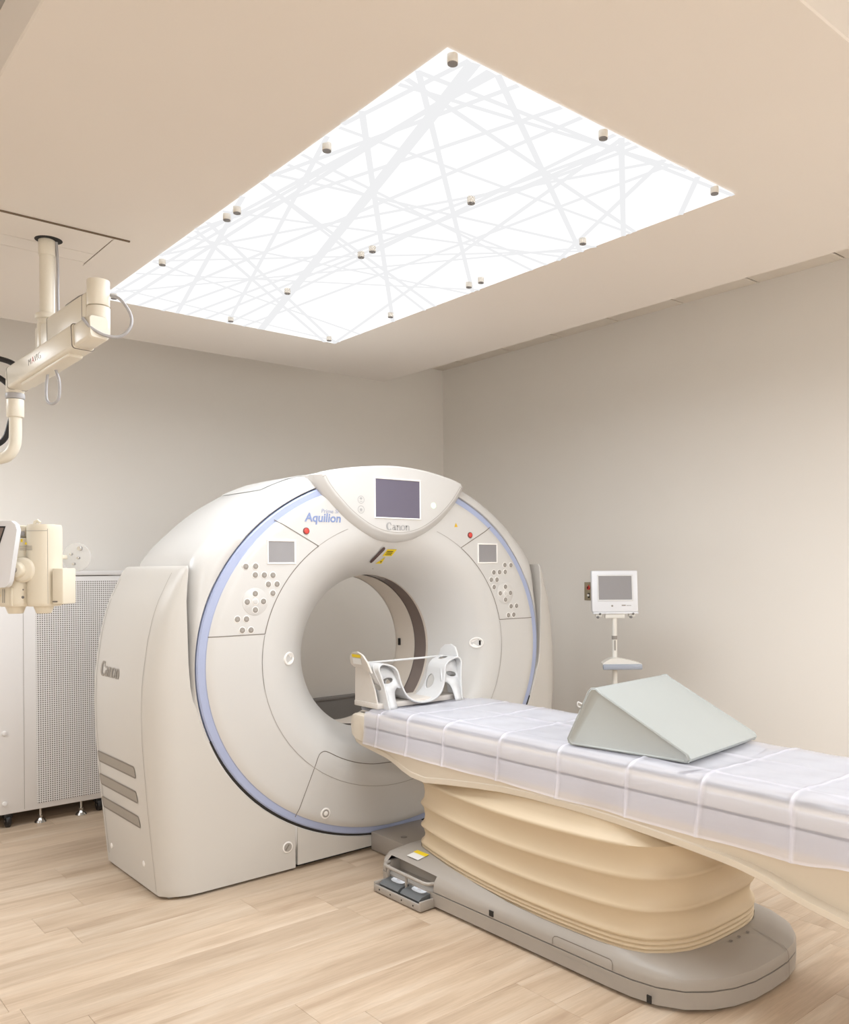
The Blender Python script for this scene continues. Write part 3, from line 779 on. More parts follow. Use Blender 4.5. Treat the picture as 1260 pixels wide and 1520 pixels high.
# front split line of the base cover
fpth = []
B().ribbon([(TXC+.10+dx, yy, zz) for dx, yy, zz in ((0, 1.4885, .014), (0, 1.4885, .066), (0, 1.4895, .090), (.002, 1.494, .105), (.006, 1.513, .118), (.012, 1.571, .1275), (.020, 1.634, .1355))], .003, (.1, -1, .35)).to('base_seam', 'seam', t, None)
for dx in (-.03, .02, .075):
    B().disc((TXC+dx, 1.628, .1365), (0, -.15, 1), .008, 14, rz=.006).to('drain_hole', 'basedk', t, None)
# warning sticker on the rear cover
st = B().quad([(TXC-.335, 2.965, .1475), (TXC-.335, 3.045, .1490), (TXC-.275, 3.045, .1570), (TXC-.275, 2.965, .1570)]).to('warning_label', 'paper', t, None)
B().quad([(TXC-.298, 2.963, .1545), (TXC-.298, 3.047, .1555), (TXC-.2745, 3.047, .1582), (TXC-.2745, 2.963, .1580)]).to('label_band', 'yellow', st, None)
# foot pedals
pt = B().box((TXC-.452, 2.795, .004), (TXC-.30, 3.125, .016), bev=.004).box((TXC-.456, 2.80, .004), (TXC-.446, 3.12, .034), bev=.004)
pt.box((TXC-.456, 3.112, .004), (TXC-.31, 3.126, .045), bev=.005).box((TXC-.456, 2.793, .004), (TXC-.372, 2.805, .045), bev=.005)
ptray = pt.to('pedal_tray', 'base', t)
for yy in (2.84, 2.92, 3.0, 3.08):
    B().cyl((TXC-.4555, yy, .02), (TXC-.4575, yy, .02), .0035, n=10).to('tray_screw', 'gap', ptray, None)
for ya in (2.815, 2.962):
    pd = B().prism([(-.440, .030), (-.445, .040), (-.43, .052), (-.345, .064), (-.335, .058), (-.335, .030)],
                   lambda p: (TXC+p[0], ya, p[1]), lambda p: (TXC+p[0], ya+.132, p[1]), bev=.004).to('foot_pedal', 'pedal', t)
    lb = B(); n = 28
    lb.bm.faces.new([lb.bm.verts.new((TXC-.390+.022*math.copysign(abs(math.cos(a))**.7, math.cos(a)), ya+.066+.043*math.copysign(abs(math.sin(a))**.7, math.sin(a)),
                                      .0583+.0003+(.022*math.copysign(abs(math.cos(a))**.7, math.cos(a)))*.141)) for a in [2*math.pi*i/n for i in range(n)]])
    lo_ = lb.to('pedal_label', 'pedalw', pd, None)
    B().quad([(TXC-.396, ya+.052, .0584), (TXC-.396, ya+.078, .0584), (TXC-.384, ya+.082, .0600), (TXC-.384, ya+.056, .0600)]).to('pedal_mark', 'rail', lo_, None)
gp = smooth_path([(TXC-.372, 2.80, .100), (TXC-.405, 2.815, .102), (TXC-.412, 2.86, .104), (TXC-.412, 2.96, .106), (TXC-.412, 3.06, .108), (TXC-.405, 3.105, .110), (TXC-.37, 3.125, .110)], 5)
gb = B().tube(gp, .0075, 10)
gb.tube([(TXC-.405, 2.955, .105), (TXC-.405, 2.955, .02)], .006, 8).tube([(TXC-.395, 3.095, .108), (TXC-.40, 3.10, .02)], .007, 8)
gb.to('pedal_guard', 'base', t)
# bellows
def bel(z, off, k):
    """plan outline of the bellows, off = pleat bulge"""
    pts = [Vector(p) for p in plan_loop(1, z)]
    pts = smooth_path(pts+[pts[0]], 4)[:-1]
    c = Vector((TXC, 2.4, z)); o = []
    n = len(pts)
    for i, p in enumerate(pts):
        tg = pts[(i+1) % n]-pts[i-1]; nn = Vector((tg.y, -tg.x, 0)).normalized()
        if nn.dot(p-c) < 0: nn = -nn
        o.append(p+nn*off)
    return o
def lipz(y): return interp(LIP, y)
LIP = sorted([(3.57, .62), (3.525, .556), (3.40, .540), (3.217, .520), (3.09, .487), (2.965, .473), (2.72, .504), (2.40, .532), (1.99, .533), (1.652, .514), (1.448, .498), (1.341, .479), (1.244, .447), (1.07, .413), (.8, .37), (.4, .34)])
pl_z = [(.118, -.002), (.128, .006), (.134, .008), (.138, .000), (.144, .008), (.149, .009), (.153, .001), (.159, .009), (.164, .009), (.168, .002), (.176, .011), (.183, .012), (.190, .004), (.198, -.002), (.222, -.006), (.245, -.001),
        (.257, .008), (.264, .013), (.271, .007), (.281, -.001), (.310, -.006), (.345, -.001), (.358, .008), (.366, .013), (.373, .007), (.384, -.001), (.415, -.006), (.448, -.001), (.462, .008), (.470, .012), (.476, .004), (.484, -.012), (.50, -.03), (.545, -.05)]
b = B(); loops = []
for z, off in pl_z:
    lp_ = bel(z, off-.004, 0)
    q = []
    for p in lp_:
        f = (z-.118)/(.545-.118)
        sag = -.012*math.sin(max(0, min(1, (p.y-1.66)/1.48))*math.pi)*math.sin(min(1, f)*math.pi)
        tilt = (.018*(2.4-p.y)/.75)*math.sin(min(1, f)*math.pi*.75)
        q.append(Vector((p.x, p.y, z+sag+tilt)))
    loops.append(q)
b.loft(loops, cap=False).to('bellows', 'bellow', t, 80)
# couch body
secs = []
ys = [3.565, 3.555, 3.53, 3.49, 3.45, 3.40, 3.31, 3.25, 3.18, 3.12, 3.05, 2.95, 2.8, 2.6, 2.47, 2.3, 2.05, 1.9, 1.7, 1.6, 1.49, 1.43, 1.38, 1.33, 1.28, 1.2, 1.1, .95, .8, .6, .45]
for y in ys:
    zl = interp(sorted(LIP), y)
    k = max(0, (y-3.42)/.145); e = .312*(1-.10*k**3)
    zt2 = .712 - .03*max(0, (y-3.5)/.065)**2
    zm = min(.585, .60) if y < 3.4 else .585
    foot = max(0, min(1, (1.62-y)/.35)); zl2 = min(zl, .62)
    lw_ = .310 - .035*max(0, min(1, (y-3.05)/.3)); ui = lw_ - .030*foot - .004
    zu = min(zm-.004, zl2+.070); zw = zl2+.024
    half = [(.0, zt2), (-e+.02, zt2), (-e+.004, zt2-.006), (-e, zt2-.02), (-e, max(zm, zl2+.045)), (-e+.004, max(zm-.008, zl2+.04)), (-ui, zw+.004), (-lw_, zw), (-lw_, zl2+.004), (-lw_+.006, zl2), (0, zl2)]
    loop = half + [(-x, z) for x, z in half[-2:0:-1]]
    secs.append([(TXC+x, y, z) for x, z in loop])
B().loft(secs, cap=True).to('couch_body', 'couch', t, 32)
for sg in (-1, 1):
    x0, x1 = sorted((sg*.3145, sg*.300))
    rl = B().box((TXC+x0, .5, .592), (TXC+x1, 3.395, .657), bev=.004).to('side_rail', 'rail', t)
    x0, x1 = sorted((sg*.3137, sg*.300))
    B().box((TXC+x0, .5, .664), (TXC+x1, 3.40, .708), bev=.004).to('upper_fascia', 'holder', t)
    x0, x1 = sorted((sg*.3135, sg*.300))
    B().box((TXC+x0, .5, .657), (TXC+x1, 3.39, .664)).to('rail_groove', 'groove', rl, None)
# table top board, narrower, reaching towards the bore
tb = B()
secs = []
for y, hw in ((3.575, .19), (3.57, .215), (3.55, .225), (3.40, .232), (2.0, .232), (.5, .232)):
    secs.append([(TXC-hw, y, .7125), (TXC-hw-.004, y, .722), (TXC-hw+.01, y, .729), (TXC-.1, y, .722), (TXC+.1, y, .722), (TXC+hw-.01, y, .729), (TXC+hw+.004, y, .722), (TXC+hw, y, .7125)])
tb.loft(secs, cap=True).to('table_top', 'grey_t', t, 40)
B().ribbon([(TXC-.268, 3.50-.06*i/6, .7132+.0004*i) for i in range(7)], .010, (0, 0, 1)).to('release_strap', 'black', t, None)
B().box((TXC-.272, 3.425, .7125), (TXC-.252, 3.442, .716)).to('strap_tag', 'yellow', t)

# ------------------------------------------------------------------ pads, sheet, wedge, head holder
def pad(name, label, y0, y1, curve0, curve1, hw, z0, z1):
    b = B(); n = 18; loops = []
    for f, dz in ((0, 0), (.0, .6), (.25, .9), (1, 1.0)):
        pass
    ysn = [y0+(y1-y0)*i/16 for i in range(17)]
    for i, y in enumerate(ysn):
        k = i/16
        lp_ = []
        prof = [(-1, 0), (-1, .7), (-.985, .93), (-.95, 1.0)] + [(-.9+1.8*j/12, 1.0-.10*(1-abs(-.9+1.8*j/12)**2)) for j in range(13)] + [(.95, 1.0), (.985, .93), (1, .7), (1, 0)]
        for u, h in prof:
            bow = (curve0*(1-u*u))*(1-k)**6 + (curve1*(1-u*u))*k**6
            e = 1.0
            if i == 0 or i == 16: h = h*.55
            lp_.append((TXC+u*hw, y+bow, z0+(z1-z0)*h))
        loops.append(lp_)
    o = b.loft(loops, cap=True).to(name, 'pad', None, 40)
    return tag(o, label, 'pad')
pad('mattress_pad', 'long white mattress pad on the table between head holder and wedge', 1.665, 3.30, -.055, .0, .272, .7295, .748)
pad('foot_pad', 'white pad at the foot end of the table past the wedge', .5, 1.632, .0, -.055, .272, .7295, .747)

# clear sheet
def sheet():
    b = B(); random.seed(11)
    path = []                                                     # cross-section across the table, from right edge over the top and down the near side
    P = [(.292, .640), (.294, .700), (.290, .738), (.275, .752), (.20, .7525), (.10, .751), (0, .750), (-.10, .751), (-.20, .7525), (-.262, .753), (-.285, .748), (-.300, .738), (-.311, .724), (-.3145, .700), (-.3155, .660), (-.3165, .620), (-.319, .582)]
    dense = smooth_path([(x, 0, z) for x, z in P], 4)
    creases = [3.29, 3.06, 2.80, 2.47, 2.15, 1.83, 1.55, 1.245]
    ys = []
    y = 3.40
    while y > 1.03:
        ys.append(y); y -= .007
    rows = []; folds = []
    n = len(dense)
    for j, y in enumerate(ys):
        r = []
        for i, p in enumerate(dense):
            side = max(0, (p.x < -.28)*1.0) and (i-38)/(n-38)
            f = i/(n-1)
            x, z = p.x, p.z
            c = 0
            for cy in creases:
                d = abs(y-cy-.006*math.sin(f*9+cy*7))
                if d < .014: c = max(c, 1-d/.014)
            hang = max(0, (.735-z)/.15) if x < 0 else 0
            wv = math.sin(y*9+1.3*math.sin(y*3.1))*.006 + math.sin(y*23+x*8)*.0022
            if x < -.25:
                x -= .006*c + hang*(.010 + wv*.9)*max(.25, hang)
                z += .003*c*(1-hang)
            else:
                z += .004*c + .0012*math.sin(y*31+x*17)+.0010*math.sin(x*60+y*5)
            for lx in (-.235, .03):                               # lengthwise folds
                d = abs(p.x-lx-.008*math.sin(y*2.2))
                if d < .010 and abs(x) < .26: z += .003*(1-d/.010)
            if hang > .02 and x < 0:
                z -= .018*hang*(3.4-y)/2.3                          # hem drops towards the foot end
                if y < 1.30: z += .030*hang*((1.30-y)/.27)**2
            if y < 1.5 and x < -.2:                               # crumpled near the foot end
                z += .007*math.sin(y*38)*math.sin(x*40)*(1.5-y)/.5*(1-.5*min(1, hang))
                x -= .010*abs(math.sin(y*14))*(1.5-y)/.5*hang
            if y > 3.24 and z > .735: z -= .016*min(1, (y-3.24)/.06)
            fo_ = max(0, 1-min(abs(y-cy-.006*math.sin(f*9+cy*7)) for cy in creases)/.009)
            for lx in (-.235, .03): fo_ = max(fo_, max(0, 1-abs(p.x-lx-.008*math.sin(y*2.2))/.008)*.8)
            if i == n-1: fo_ = max(fo_, .7)
            folds.append(fo_)
            r.append((TXC+x, y, z))
        rows.append(r)
    o = b.loft(rows, closed=False, cap=False).to('plastic_sheet', 'sheet', None, 180, recalc=False)
    at = o.data.attributes.new('fold', 'FLOAT', 'POINT'); at.data.foreach_set('value', folds)
    return tag(o, 'clear creased plastic sheet draped over the patient table', 'sheet')
sheet()

# wedge cushion
wd = thing('wedge_cushion', 'pale grey triangular wedge cushion lying on the patient table', 'cushion', (2.585, 1.93, .759), rz=R(6.5), world_coords=False)
wpoly = [(-.235, 0), (.238, 0), (.250, .012), (.248, .026), (.150, .203), (.138, .213), (.122, .215), (.108, .206), (-.236, .022), (-.243, .010)]
wpoly = [(-.238, .0), (.235, .0), (.2445, .006), (.2475, .018), (.155, .196), (.143, .209), (.126, .211), (.110, .200), (-.240, .024), (-.246, .012)]
def wl(x, s):  # gently bulging loop
    c = (.03, .08)
    return [(x, c[0]+(p[0]-c[0])*s, max(0, c[1]+(p[1]-c[1])*s)) for p in wpoly]
B().loft([wl(-.246, .93), wl(-.252, .965), wl(-.250, .99), wl(-.245, 1.0), wl(-.1, 1.004), wl(.1, 1.004), wl(.245, 1.0), wl(.250, .99), wl(.252, .965), wl(.246, .93)], cap=True).to('cushion_body', 'wedge', wd, 50, local=True)
for sxx in (-1, 1):
    B().tube([(sxx*.2475, p[1], p[2]) for p in wl(0, .999)+wl(0, .999)[:1]], .0032, 6, cap=False).to('piping', 'piping', wd, 60, local=True)
B().tube(smooth_path([(-.25, .182, .150), (-.257, .194, .156), (-.257, .196, .144), (-.252, .188, .138)], 5), .003, 8).to('zip_pull', 'holder', wd, local=True)

# head holder
hh = thing('head_holder', 'white slotted head holder with a U-shaped cradle at the head of the table', 'head holder', (TXC, 3.45, .738), world_coords=False)
# base block with upright sides
hb = B().box((-.262, -.085, 0), (.262, .115, .026), bev=.004)
hb.to('holder_base', 'block', hh, local=True)
for sg in (-1, 1):
    B().prism([(-.075, .024), (.112, .024), (.108, .205), (.02, .205), (-.02, .15), (-.055, .085)], lambda p: (sg*.250, p[0], p[1]), lambda p: (sg*.258, p[0], p[1]), bev=.002).to('side_plate', 'block', hh, local=True)
    # raised ear
    ear = []
    ey = lambda q: q
    ep = [(-.045, .168), (-.028, .218), (.0, .252), (.04, .266), (.082, .262), (.112, .240), (.118, .205), (.10, .190), (.03, .185)]
    e_ = B().prism(ep, lambda p: (sg*(.262+.02*(p[1]-.18)/.08), p[0], p[1]), lambda p: (sg*(.272+.02*(p[1]-.18)/.08), p[0], p[1]), bev=.003).to('ear', 'holder' if sg > 0 else 'block', hh, local=True)
    if sg < 0:
        B().quad([(-.2895, .012, .238), (-.2895, .086, .238), (-.2935, .086, .253), (-.2935, .012, .253)]).to('warning_label', 'yellow', e_, None, local=True)
        B().quad([(-.2825, .014, .205), (-.2825, .086, .205), (-.2890, .086, .235), (-.2890, .014, .235)]).to('care_label', 'paper', e_, None, local=True)
# saddle: one slotted shell whose section runs foot - shoulder - cradle - shoulder - foot
sec = [(-.222, -.004), (-.228, .05), (-.234, .10), (-.245, .150), (-.252, .186), (-.243, .205), (-.222, .210), (-.185, .200), (-.160, .186), (-.146, .165), (-.138, .13), (-.128, .095), (-.108, .055), (-.075, .028), (-.035, .014), (0, .011)]
full = sec + [(-x, z) for x, z in sec[-2::-1]]
sp = smooth_path([(x, 0, z) for x, z in full], 14)
sb = B(); rows = []; nv = 40; ns = len(sp)
for j in range(nv+1):
    v = j/nv; r = []
    for i, p in enumerate(sp):
        outer = abs(p.x) > .215
        # front edge swings forward at the feet, back edge at the crossbar
        foot = max(0, min(1, (.2-p.z)/.2)) if outer else 0
        yf = -.085 - .045*foot; yb = .050 - .075*foot if outer else .055
        if not outer:
            k = max(0, min(1, (.20-p.z)/.19)); yf = -.085-.03*k; yb = .045+.01*k
        r.append(sb.bm.verts.new((p.x, yf+(yb-yf)*v, p.z)))
    rows.append(r)
def hole(u, v, x, z):
    hs = [(-.235, .10, .5, .016, .26, 1), (-.2, .2, .62, .022, .22, 0), (-.128, .09, .72, .035, .2, 1)]
    for hx, hz, hv, dz, dv, vert in hs:
        q = ((z-hz)/dz)**2 if vert else ((abs(x)-abs(hx))/dz)**2
        close = abs(abs(x)-abs(hx)) < .03 if vert else z > .19
        if close and q+((v-hv)/dv)**2 < 1: return True
    return False
for j in range(nv):
    for i in range(ns-1):
        a, c = sp[i], sp[i+1]
        if hole(0, (j+.5)/nv, (a.x+c.x)/2, (a.z+c.z)/2): continue
        sb.bm.faces.new([rows[j][i], rows[j][i+1], rows[j+1][i+1], rows[j+1][i]])
loose = [v for v in sb.bm.verts if not v.link_faces]
bmesh.ops.delete(sb.bm, geom=loose, context='VERTS')
sd = sb.to('cradle', 'holder', hh, 60, local=True, recalc=False)
md = sd.modifiers.new('thickness', 'SOLIDIFY'); md.thickness = .008; md.offset = 0
for sg in (-1, 1):
    po = smooth_path([(x, z, 0) for x, z in ((-.180, -.002), (-.178, .045), (-.170, .075), (-.152, .092), (-.134, .088), (-.124, .100), (-.134, .140), (-.147, .172), (-.172, .196), (-.215, .211), (-.248, .205), (-.258, .180), (-.248, .135), (-.236, .095), (-.226, .05), (-.220, -.002))], 4)
    hl = [(-.195+.030*math.cos(2*math.pi*i/20)+.008*math.sin(2*math.pi*i/20), .128+.014*math.sin(2*math.pi*i/20)) for i in range(20)]
    fb = B(); lps = []
    for loop in ([(p.x, p.y) for p in po], hl):
        vv = [fb.bm.verts.new((-sg*x, -.128+.095*max(0, z)/.21, z)) for x, z in loop]
        for i in range(len(vv)): fb.bm.edges.new((vv[i], vv[(i+1) % len(vv)]))
    bmesh.ops.triangle_fill(fb.bm, use_beauty=True, use_dissolve=False, edges=fb.bm.edges[:])
    fo_ = fb.to('front_panel', 'holder', hh, 60, local=True)
    md = fo_.modifiers.new('thickness', 'SOLIDIFY'); md.thickness = .009; md.offset = 0
B().tube([(-.24, .055, .208), (-.15, .058, .206), (.15, .058, .206), (.24, .055, .208)], .005, 8).to('crossbar', 'holder', hh, local=True)

# ------------------------------------------------------------------ equipment cabinet by the back wall
cb = thing('equipment_cabinet', 'white upright equipment cabinet on castors with a perforated front panel', 'cabinet', (1.2, 5.5, 0))
B().box((.55, 5.252, .076), (1.90, 5.72, 1.372), bev=.006).to('body', 'cab', cb)
B().box((.545, 5.244, 1.376), (1.905, 5.725, 1.402), bev=.005).to('top_panel', 'cab', cb)
B().box((1.326, 5.2495, .108), (1.86, 5.256, 1.346)).to('perforated_panel', 'perf', cb, None)
B().ribbon([(1.262, 5.2506, .09), (1.262, 5.2506, 1.365)], .002, (0, -1, 0)).to('door_seam', 'softseam', cb, None)
for zz in (.52, .135): B().cyl((1.165, 5.253, zz), (1.165, 5.244, zz), .013, n=18, bev=.003).to('screw_cap', 'cab', cb)
for xx in (1.345, 1.560):
    f_ = B().cyl((xx, 5.265, .024), (xx, 5.265, .08), .007, n=12).to('levelling_foot', 'chrome', cb)
    B().cyl((xx, 5.265, .026), (xx, 5.265, .040), .013, n=6).to('foot_nut', 'chrome', f_)
    B().cyl((xx, 5.265, .001), (xx, 5.265, .013), .031, .024, n=24).cyl((xx, 5.265, .012), (xx, 5.265, .026), .020, .009, n=20).to('foot_pad', 'chrome', f_)
for xx, yy in ((1.185, 5.285), (1.665, 5.285), (.7, 5.285), (.7, 5.66), (1.75, 5.66)):
    w_ = B().cyl((xx-.014, yy, .034), (xx+.014, yy, .034), .034, n=26, bev=.006).to('castor', 'black', cb)
    B().box((xx-.022, yy-.02, .045), (xx+.022, yy+.045, .077), bev=.008).to('castor_fork', 'black', w_)
    B().cyl((xx-.0155, yy, .034), (xx+.0155, yy, .034), .009, n=14).to('castor_hub', 'chrome', w_)

# ------------------------------------------------------------------ wall plate behind the display stand
wp = thing('wall_plate', 'small brushed metal wall plate with a red key switch on the right wall', 'wall plate', (XR, 4.11, 1.23))
pbb = B().box((XR-.004, 4.066, 1.163), (XR, 4.152, 1.293), bev=.0015, seg=1).to('plate', 'steel', wp)
k_ = B().cyl((XR-.004, 4.109, 1.252), (XR-.012, 4.109, 1.252), .014, n=20, bev=.002).to('key_switch', 'red', wp)
B().box((XR-.018, 4.106, 1.246), (XR-.010, 4.112, 1.262)).to('switch_lever', 'black', k_)
B().disc((XR-.0045, 4.109, 1.270), (-1, 0, 0), .005, 12).to('print_dot', 'red_txt', wp, None)
B().box((XR-.006, 4.100, 1.180), (XR-.003, 4.118, 1.215), bev=.001, seg=1).to('toggle_slot', 'gap', wp)
B().box((XR-.020, 4.104, 1.192), (XR-.004, 4.113, 1.208), bev=.002).to('toggle', 'paper', wp)

# ------------------------------------------------------------------ display on a pole stand behind the table
md_ = thing('monitor_stand', 'white display on a pole stand behind the patient table', 'monitor stand', (3.96, 3.30, 0), rz=-YAW, world_coords=False)
k = 5.1/1280.475
mx = lambda u: (u-912)*k
mz = lambda v: EYE-(v-843.1)*k+.006
def mb(u0, v0, u1, v1, y0, y1, m, name, par, bev=.003): return B().box((mx(u0), y0, mz(v1)), (mx(u1), y1, mz(v0)), bev=bev).to(name, m, par, local=True)
pole = B().cyl((0, 0, .02), (0, 0, mz(915)), .0155, n=20).to('pole', 'pole', md_, local=True)
B().cyl((0, 0, mz(952)), (0, 0, mz(946.5)), .0165, n=20).to('pole_band', 'button', pole, local=True)
B().box((-.004, -.018, mz(968)), (.004, -.0155, mz(953))).to('pole_print', 'button', pole, local=True)
B().prism([(mx(u), mz(v)) for u, v in ((892, 991), (892, 986), (897, 982.5), (904, 979), (911, 978), (920, 979), (934, 982), (946, 985.5), (949.5, 987), (949.5, 991))],
          lambda p: (p[0], -.07, p[1]), lambda p: (p[0], .015, p[1]), bev=.004).to('push_handle', 'pole', md_, 50, local=True)
B().box((mx(892), -.086, mz(995)), (mx(949.5), -.062, mz(987)), bev=.008).to('grip_strip', 'handle', md_, local=True)
mon = B()
# tilted housing
def tilt(p): return (p[0], p[1]+(p[2]-mz(912))*.12, p[2])
q = B().box((mx(878.5), -.03, mz(911)), (mx(946.5), .03, mz(850)), bev=.006)
for v in q.bm.verts: v.co = Vector(tilt(v.co))
case = q.to('display_case', 'mon', md_, local=True)
q = B()
for a, c in (((886.5, 856), (939.5, 858)), ((886.5, 893), (939.5, 895)), ((886.5, 858), (888.5, 893)), ((937.5, 858), (939.5, 893))):
    q.box((mx(a[0]), -.0335, mz(c[1])), (mx(c[0]), -.026, mz(a[1])), bev=.001, seg=1)
for v in q.bm.verts: v.co = Vector(tilt(v.co))
q.to('screen_frame', 'holder', case, local=True)
B().quad([tilt((mx(888.3), -.0308, mz(893.2))), tilt((mx(937.7), -.0308, mz(893.2))), tilt((mx(937.7), -.0308, mz(857.8))), tilt((mx(888.3), -.0308, mz(857.8)))]).to('screen', 'screen_s', case, None, local=True)
for u in (908,): B().disc(tilt((mx(u), -.0312, mz(902))), (0, -1, .1), .006, 14).to('power_button', 'button', case, None, local=True)
B().quad([tilt((mx(922), -.0312, mz(902.2))), tilt((mx(928), -.0312, mz(902.2))), tilt((mx(928), -.0312, mz(900.5))), tilt((mx(922), -.0312, mz(900.5)))]).to('brand_print', 'logo2', case, None, local=True)
B().quad([tilt((mx(929), -.0312, mz(902.2))), tilt((mx(936), -.0312, mz(902.2))), tilt((mx(936), -.0312, mz(901))), tilt((mx(929), -.0312, mz(901)))]).to('brand_print', 'icon', case, None, local=True)
mb(880, 911, 947, 914, -.028, .03, 'mon', 'lower_edge', case)
B().box((mx(898), -.02, mz(920.5)), (mx(927), .03, mz(913.5)), bev=.003).to('mount_bracket', 'pole', md_, local=True)
for u in (887, 936):
    B().box((mx(u-3), -.02, mz(918)), (mx(u+6), .02, mz(913)), bev=.002).to('connector_block', 'pole', md_, local=True)
    for du, v in ((0, 918.5), (3, 913.5)):
        B().cyl((mx(u+du), -.028, mz(v)), (mx(u+du), .0, mz(v)), .008, n=14, bev=.002).to('connector', 'stand_metal', md_, local=True)
# castor base on the floor
for a in range(5):
    an = 2*math.pi*a/5+.3
    B().tube([(0, 0, .075), (.26*math.cos(an), .26*math.sin(an), .055)], [.022, .014], 10).to('base_leg', 'pole', md_, local=True)
    cx_, cy_ = .26*math.cos(an), .26*math.sin(an)
    B().cyl((cx_-.012, cy_, .026), (cx_+.012, cy_, .026), .026, n=20, bev=.004).to('castor', 'black', md_, local=True)

# ------------------------------------------------------------------ ceiling support arm
ca = thing('ceiling_support_arm', 'ivory jointed support arm hanging from the ceiling on a round column', 'support arm', (.935, 3.51, Z1))
B().cyl((.940, 3.508, Z1-.0046), (.940, 3.508, Z1-.003), .048, n=36).to('column_opening', 'gap', ca)
B().cyl((.935, 3.512, 2.36), (.935, 3.512, Z1-.004), .0262, n=32).to('column', 'ivory', ca, 60)
B().cyl((.935, 3.512, 2.585), (.935, 3.512, Z1-.006), .0295, n=32, bev=.002).to('column_sleeve', 'ivory', ca)
B().cyl((.935, 3.512, 2.345), (.935, 3.512, 2.366), .043, n=32, bev=.005).cyl((.935, 3.512, 2.322), (.935, 3.512, 2.346), .034, n=28, bev=.003).to('flange', 'ivory', ca)
def bar(p, q, hw, hh_, r=.012, n=4):
    """rounded box bar from p to q"""
    p, q = Vector(p), Vector(q); d = (q-p).normalized(); s_ = d.cross(Vector((0, 0, 1))).normalized(); u = s_.cross(d)
    def lp2(c, k):
        o = []
        for cx, cz, a0 in ((hw-r, hh_-r, 0), (-hw+r, hh_-r, 90), (-hw+r, -hh_+r, 180), (hw-r, -hh_+r, 270)):
            for i in range(n+1):
                a = R(a0+90*i/n); o.append(c+s_*(cx+r*math.cos(a))*k+u*(cz+r*math.sin(a))*k)
        return o
    return [lp2(p, .9), lp2(p+d*.006, 1), lp2(q-d*.006, 1), lp2(q, .9)]
J = Vector((.963, 3.023, 2.285)); C0 = Vector((.935, 3.512, 2.275))
up_d = (J-C0).normalized()
B().cyl((C0.x, C0.y, 2.215), (C0.x, C0.y, 2.33), .036, n=28, bev=.006).loft(bar(C0-up_d*.05, C0+up_d*.14, .030, .048)).to('column_head', 'ivory', ca)
ul = B().loft(bar(C0+up_d*.10, J-up_d*.02, .036, .052)).to('upper_link', 'ivory', ca)
B().quad([(.913, 3.30, 2.275), (.914, 3.28, 2.275), (.914, 3.28, 2.300), (.913, 3.30, 2.300)]).to('sticker', 'orange', ul, None)
B().quad([(.913, 3.324, 2.275), (.913, 3.306, 2.275), (.913, 3.306, 2.296), (.913, 3.324, 2.296)]).to('sticker', 'paper', ul, None)
B().tube([C0+up_d*.15+Vector((0, 0, .056)), C0+up_d*.22+Vector((0, 0, .066)), C0+up_d*.34+Vector((0, 0, .066)), C0+up_d*.42+Vector((0, 0, .060))], [.006, .012, .013, .010], 10).to('cable_sleeve', 'stand_metal', ul)
B().cyl((J.x, J.y, 2.288), (J.x, J.y, 2.376), .036, n=36, bev=.004).cyl((J.x, J.y, 2.190), (J.x, J.y, 2.2865), .0365, n=36, bev=.006).to('elbow_joint', 'ivory', ca)
D0, D1 = Vector((.948, 2.995, 2.205)), Vector((.868, 3.672, 2.140))
dd = (D1-D0).normalized()
B().loft(bar(D0-dd*.02, D0+dd*.14, .033, .040)).to('joint_cap', 'ivory', ca)
sa = B().loft(bar(D0+dd*.10, D1, .038, .043)).to('spring_arm', 'ivory', ca)
B().loft(bar(D0+dd*.16-Vector((0, 0, .046)), D0+dd*.58-Vector((0, 0, .046)), .026, .008, r=.006)).to('under_cover', 'ivory', sa)
side = dd.cross(Vector((0, 0, 1))).normalized(); sgn = -1 if side.x > 0 else 1
nv_ = side*sgn; upv = nv_.cross(-dd) if nv_.cross(-dd).z > 0 else -nv_.cross(-dd)
rx_ = -dd                                                        # reading direction towards the elbow
def amt(d, h): 
    o_ = D0+dd*d+nv_*.0388+upv*h
    return Matrix(((rx_.x, upv.x, nv_.x, o_.x), (rx_.y, upv.y, nv_.y, o_.y), (rx_.z, upv.z, nv_.z, o_.z), (0, 0, 0, 1)))
for ch, d_, mm in (('M', .474, 'logo2'), ('A', .442, 'red_txt'), ('V', .418, 'logo2'), ('I', .396, 'logo2'), ('G', .385, 'logo2')):
    text_obj('maker_lettering', ch, .036, mm, sa, amt(d_, -.010), bold=-.0012)
def band(name, p, d, hw, hh_, m, par):
    lps = bar(p, p+d*.02, hw, hh_)
    B().loft([[q for q in lps[1]], [q+d*.003 for q in lps[1]]]).to(name, m, par, 60)
band('arm_seam', D0+dd*.098, dd, .0386, .0436, 'seam', sa)
band('arm_seam', D1-dd*.012, dd, .0386, .0436, 'seam', sa)
band('arm_seam', C0+up_d*.096, up_d, .0366, .0526, 'seam', ul)
band('arm_seam', J-up_d*.055, up_d, .0366, .0526, 'seam', ul)
E0 = D1+dd*.02
B().cyl((E0.x, E0.y, 2.085), (E0.x, E0.y, 2.175), .032, n=28, bev=.008).loft(bar(D1-dd*.10, E0, .030, .034)).to('arm_knuckle', 'ivory', ca)
B().cyl((E0.x, E0.y, 2.066), (E0.x, E0.y, 2.088), .034, n=28, bev=.004).to('swivel_ring', 'cable', ca)
B().cyl((E0.x, E0.y, 1.995), (E0.x, E0.y, 2.066), .031, n=28, bev=.005).to('swivel_sleeve', 'ivory', ca)
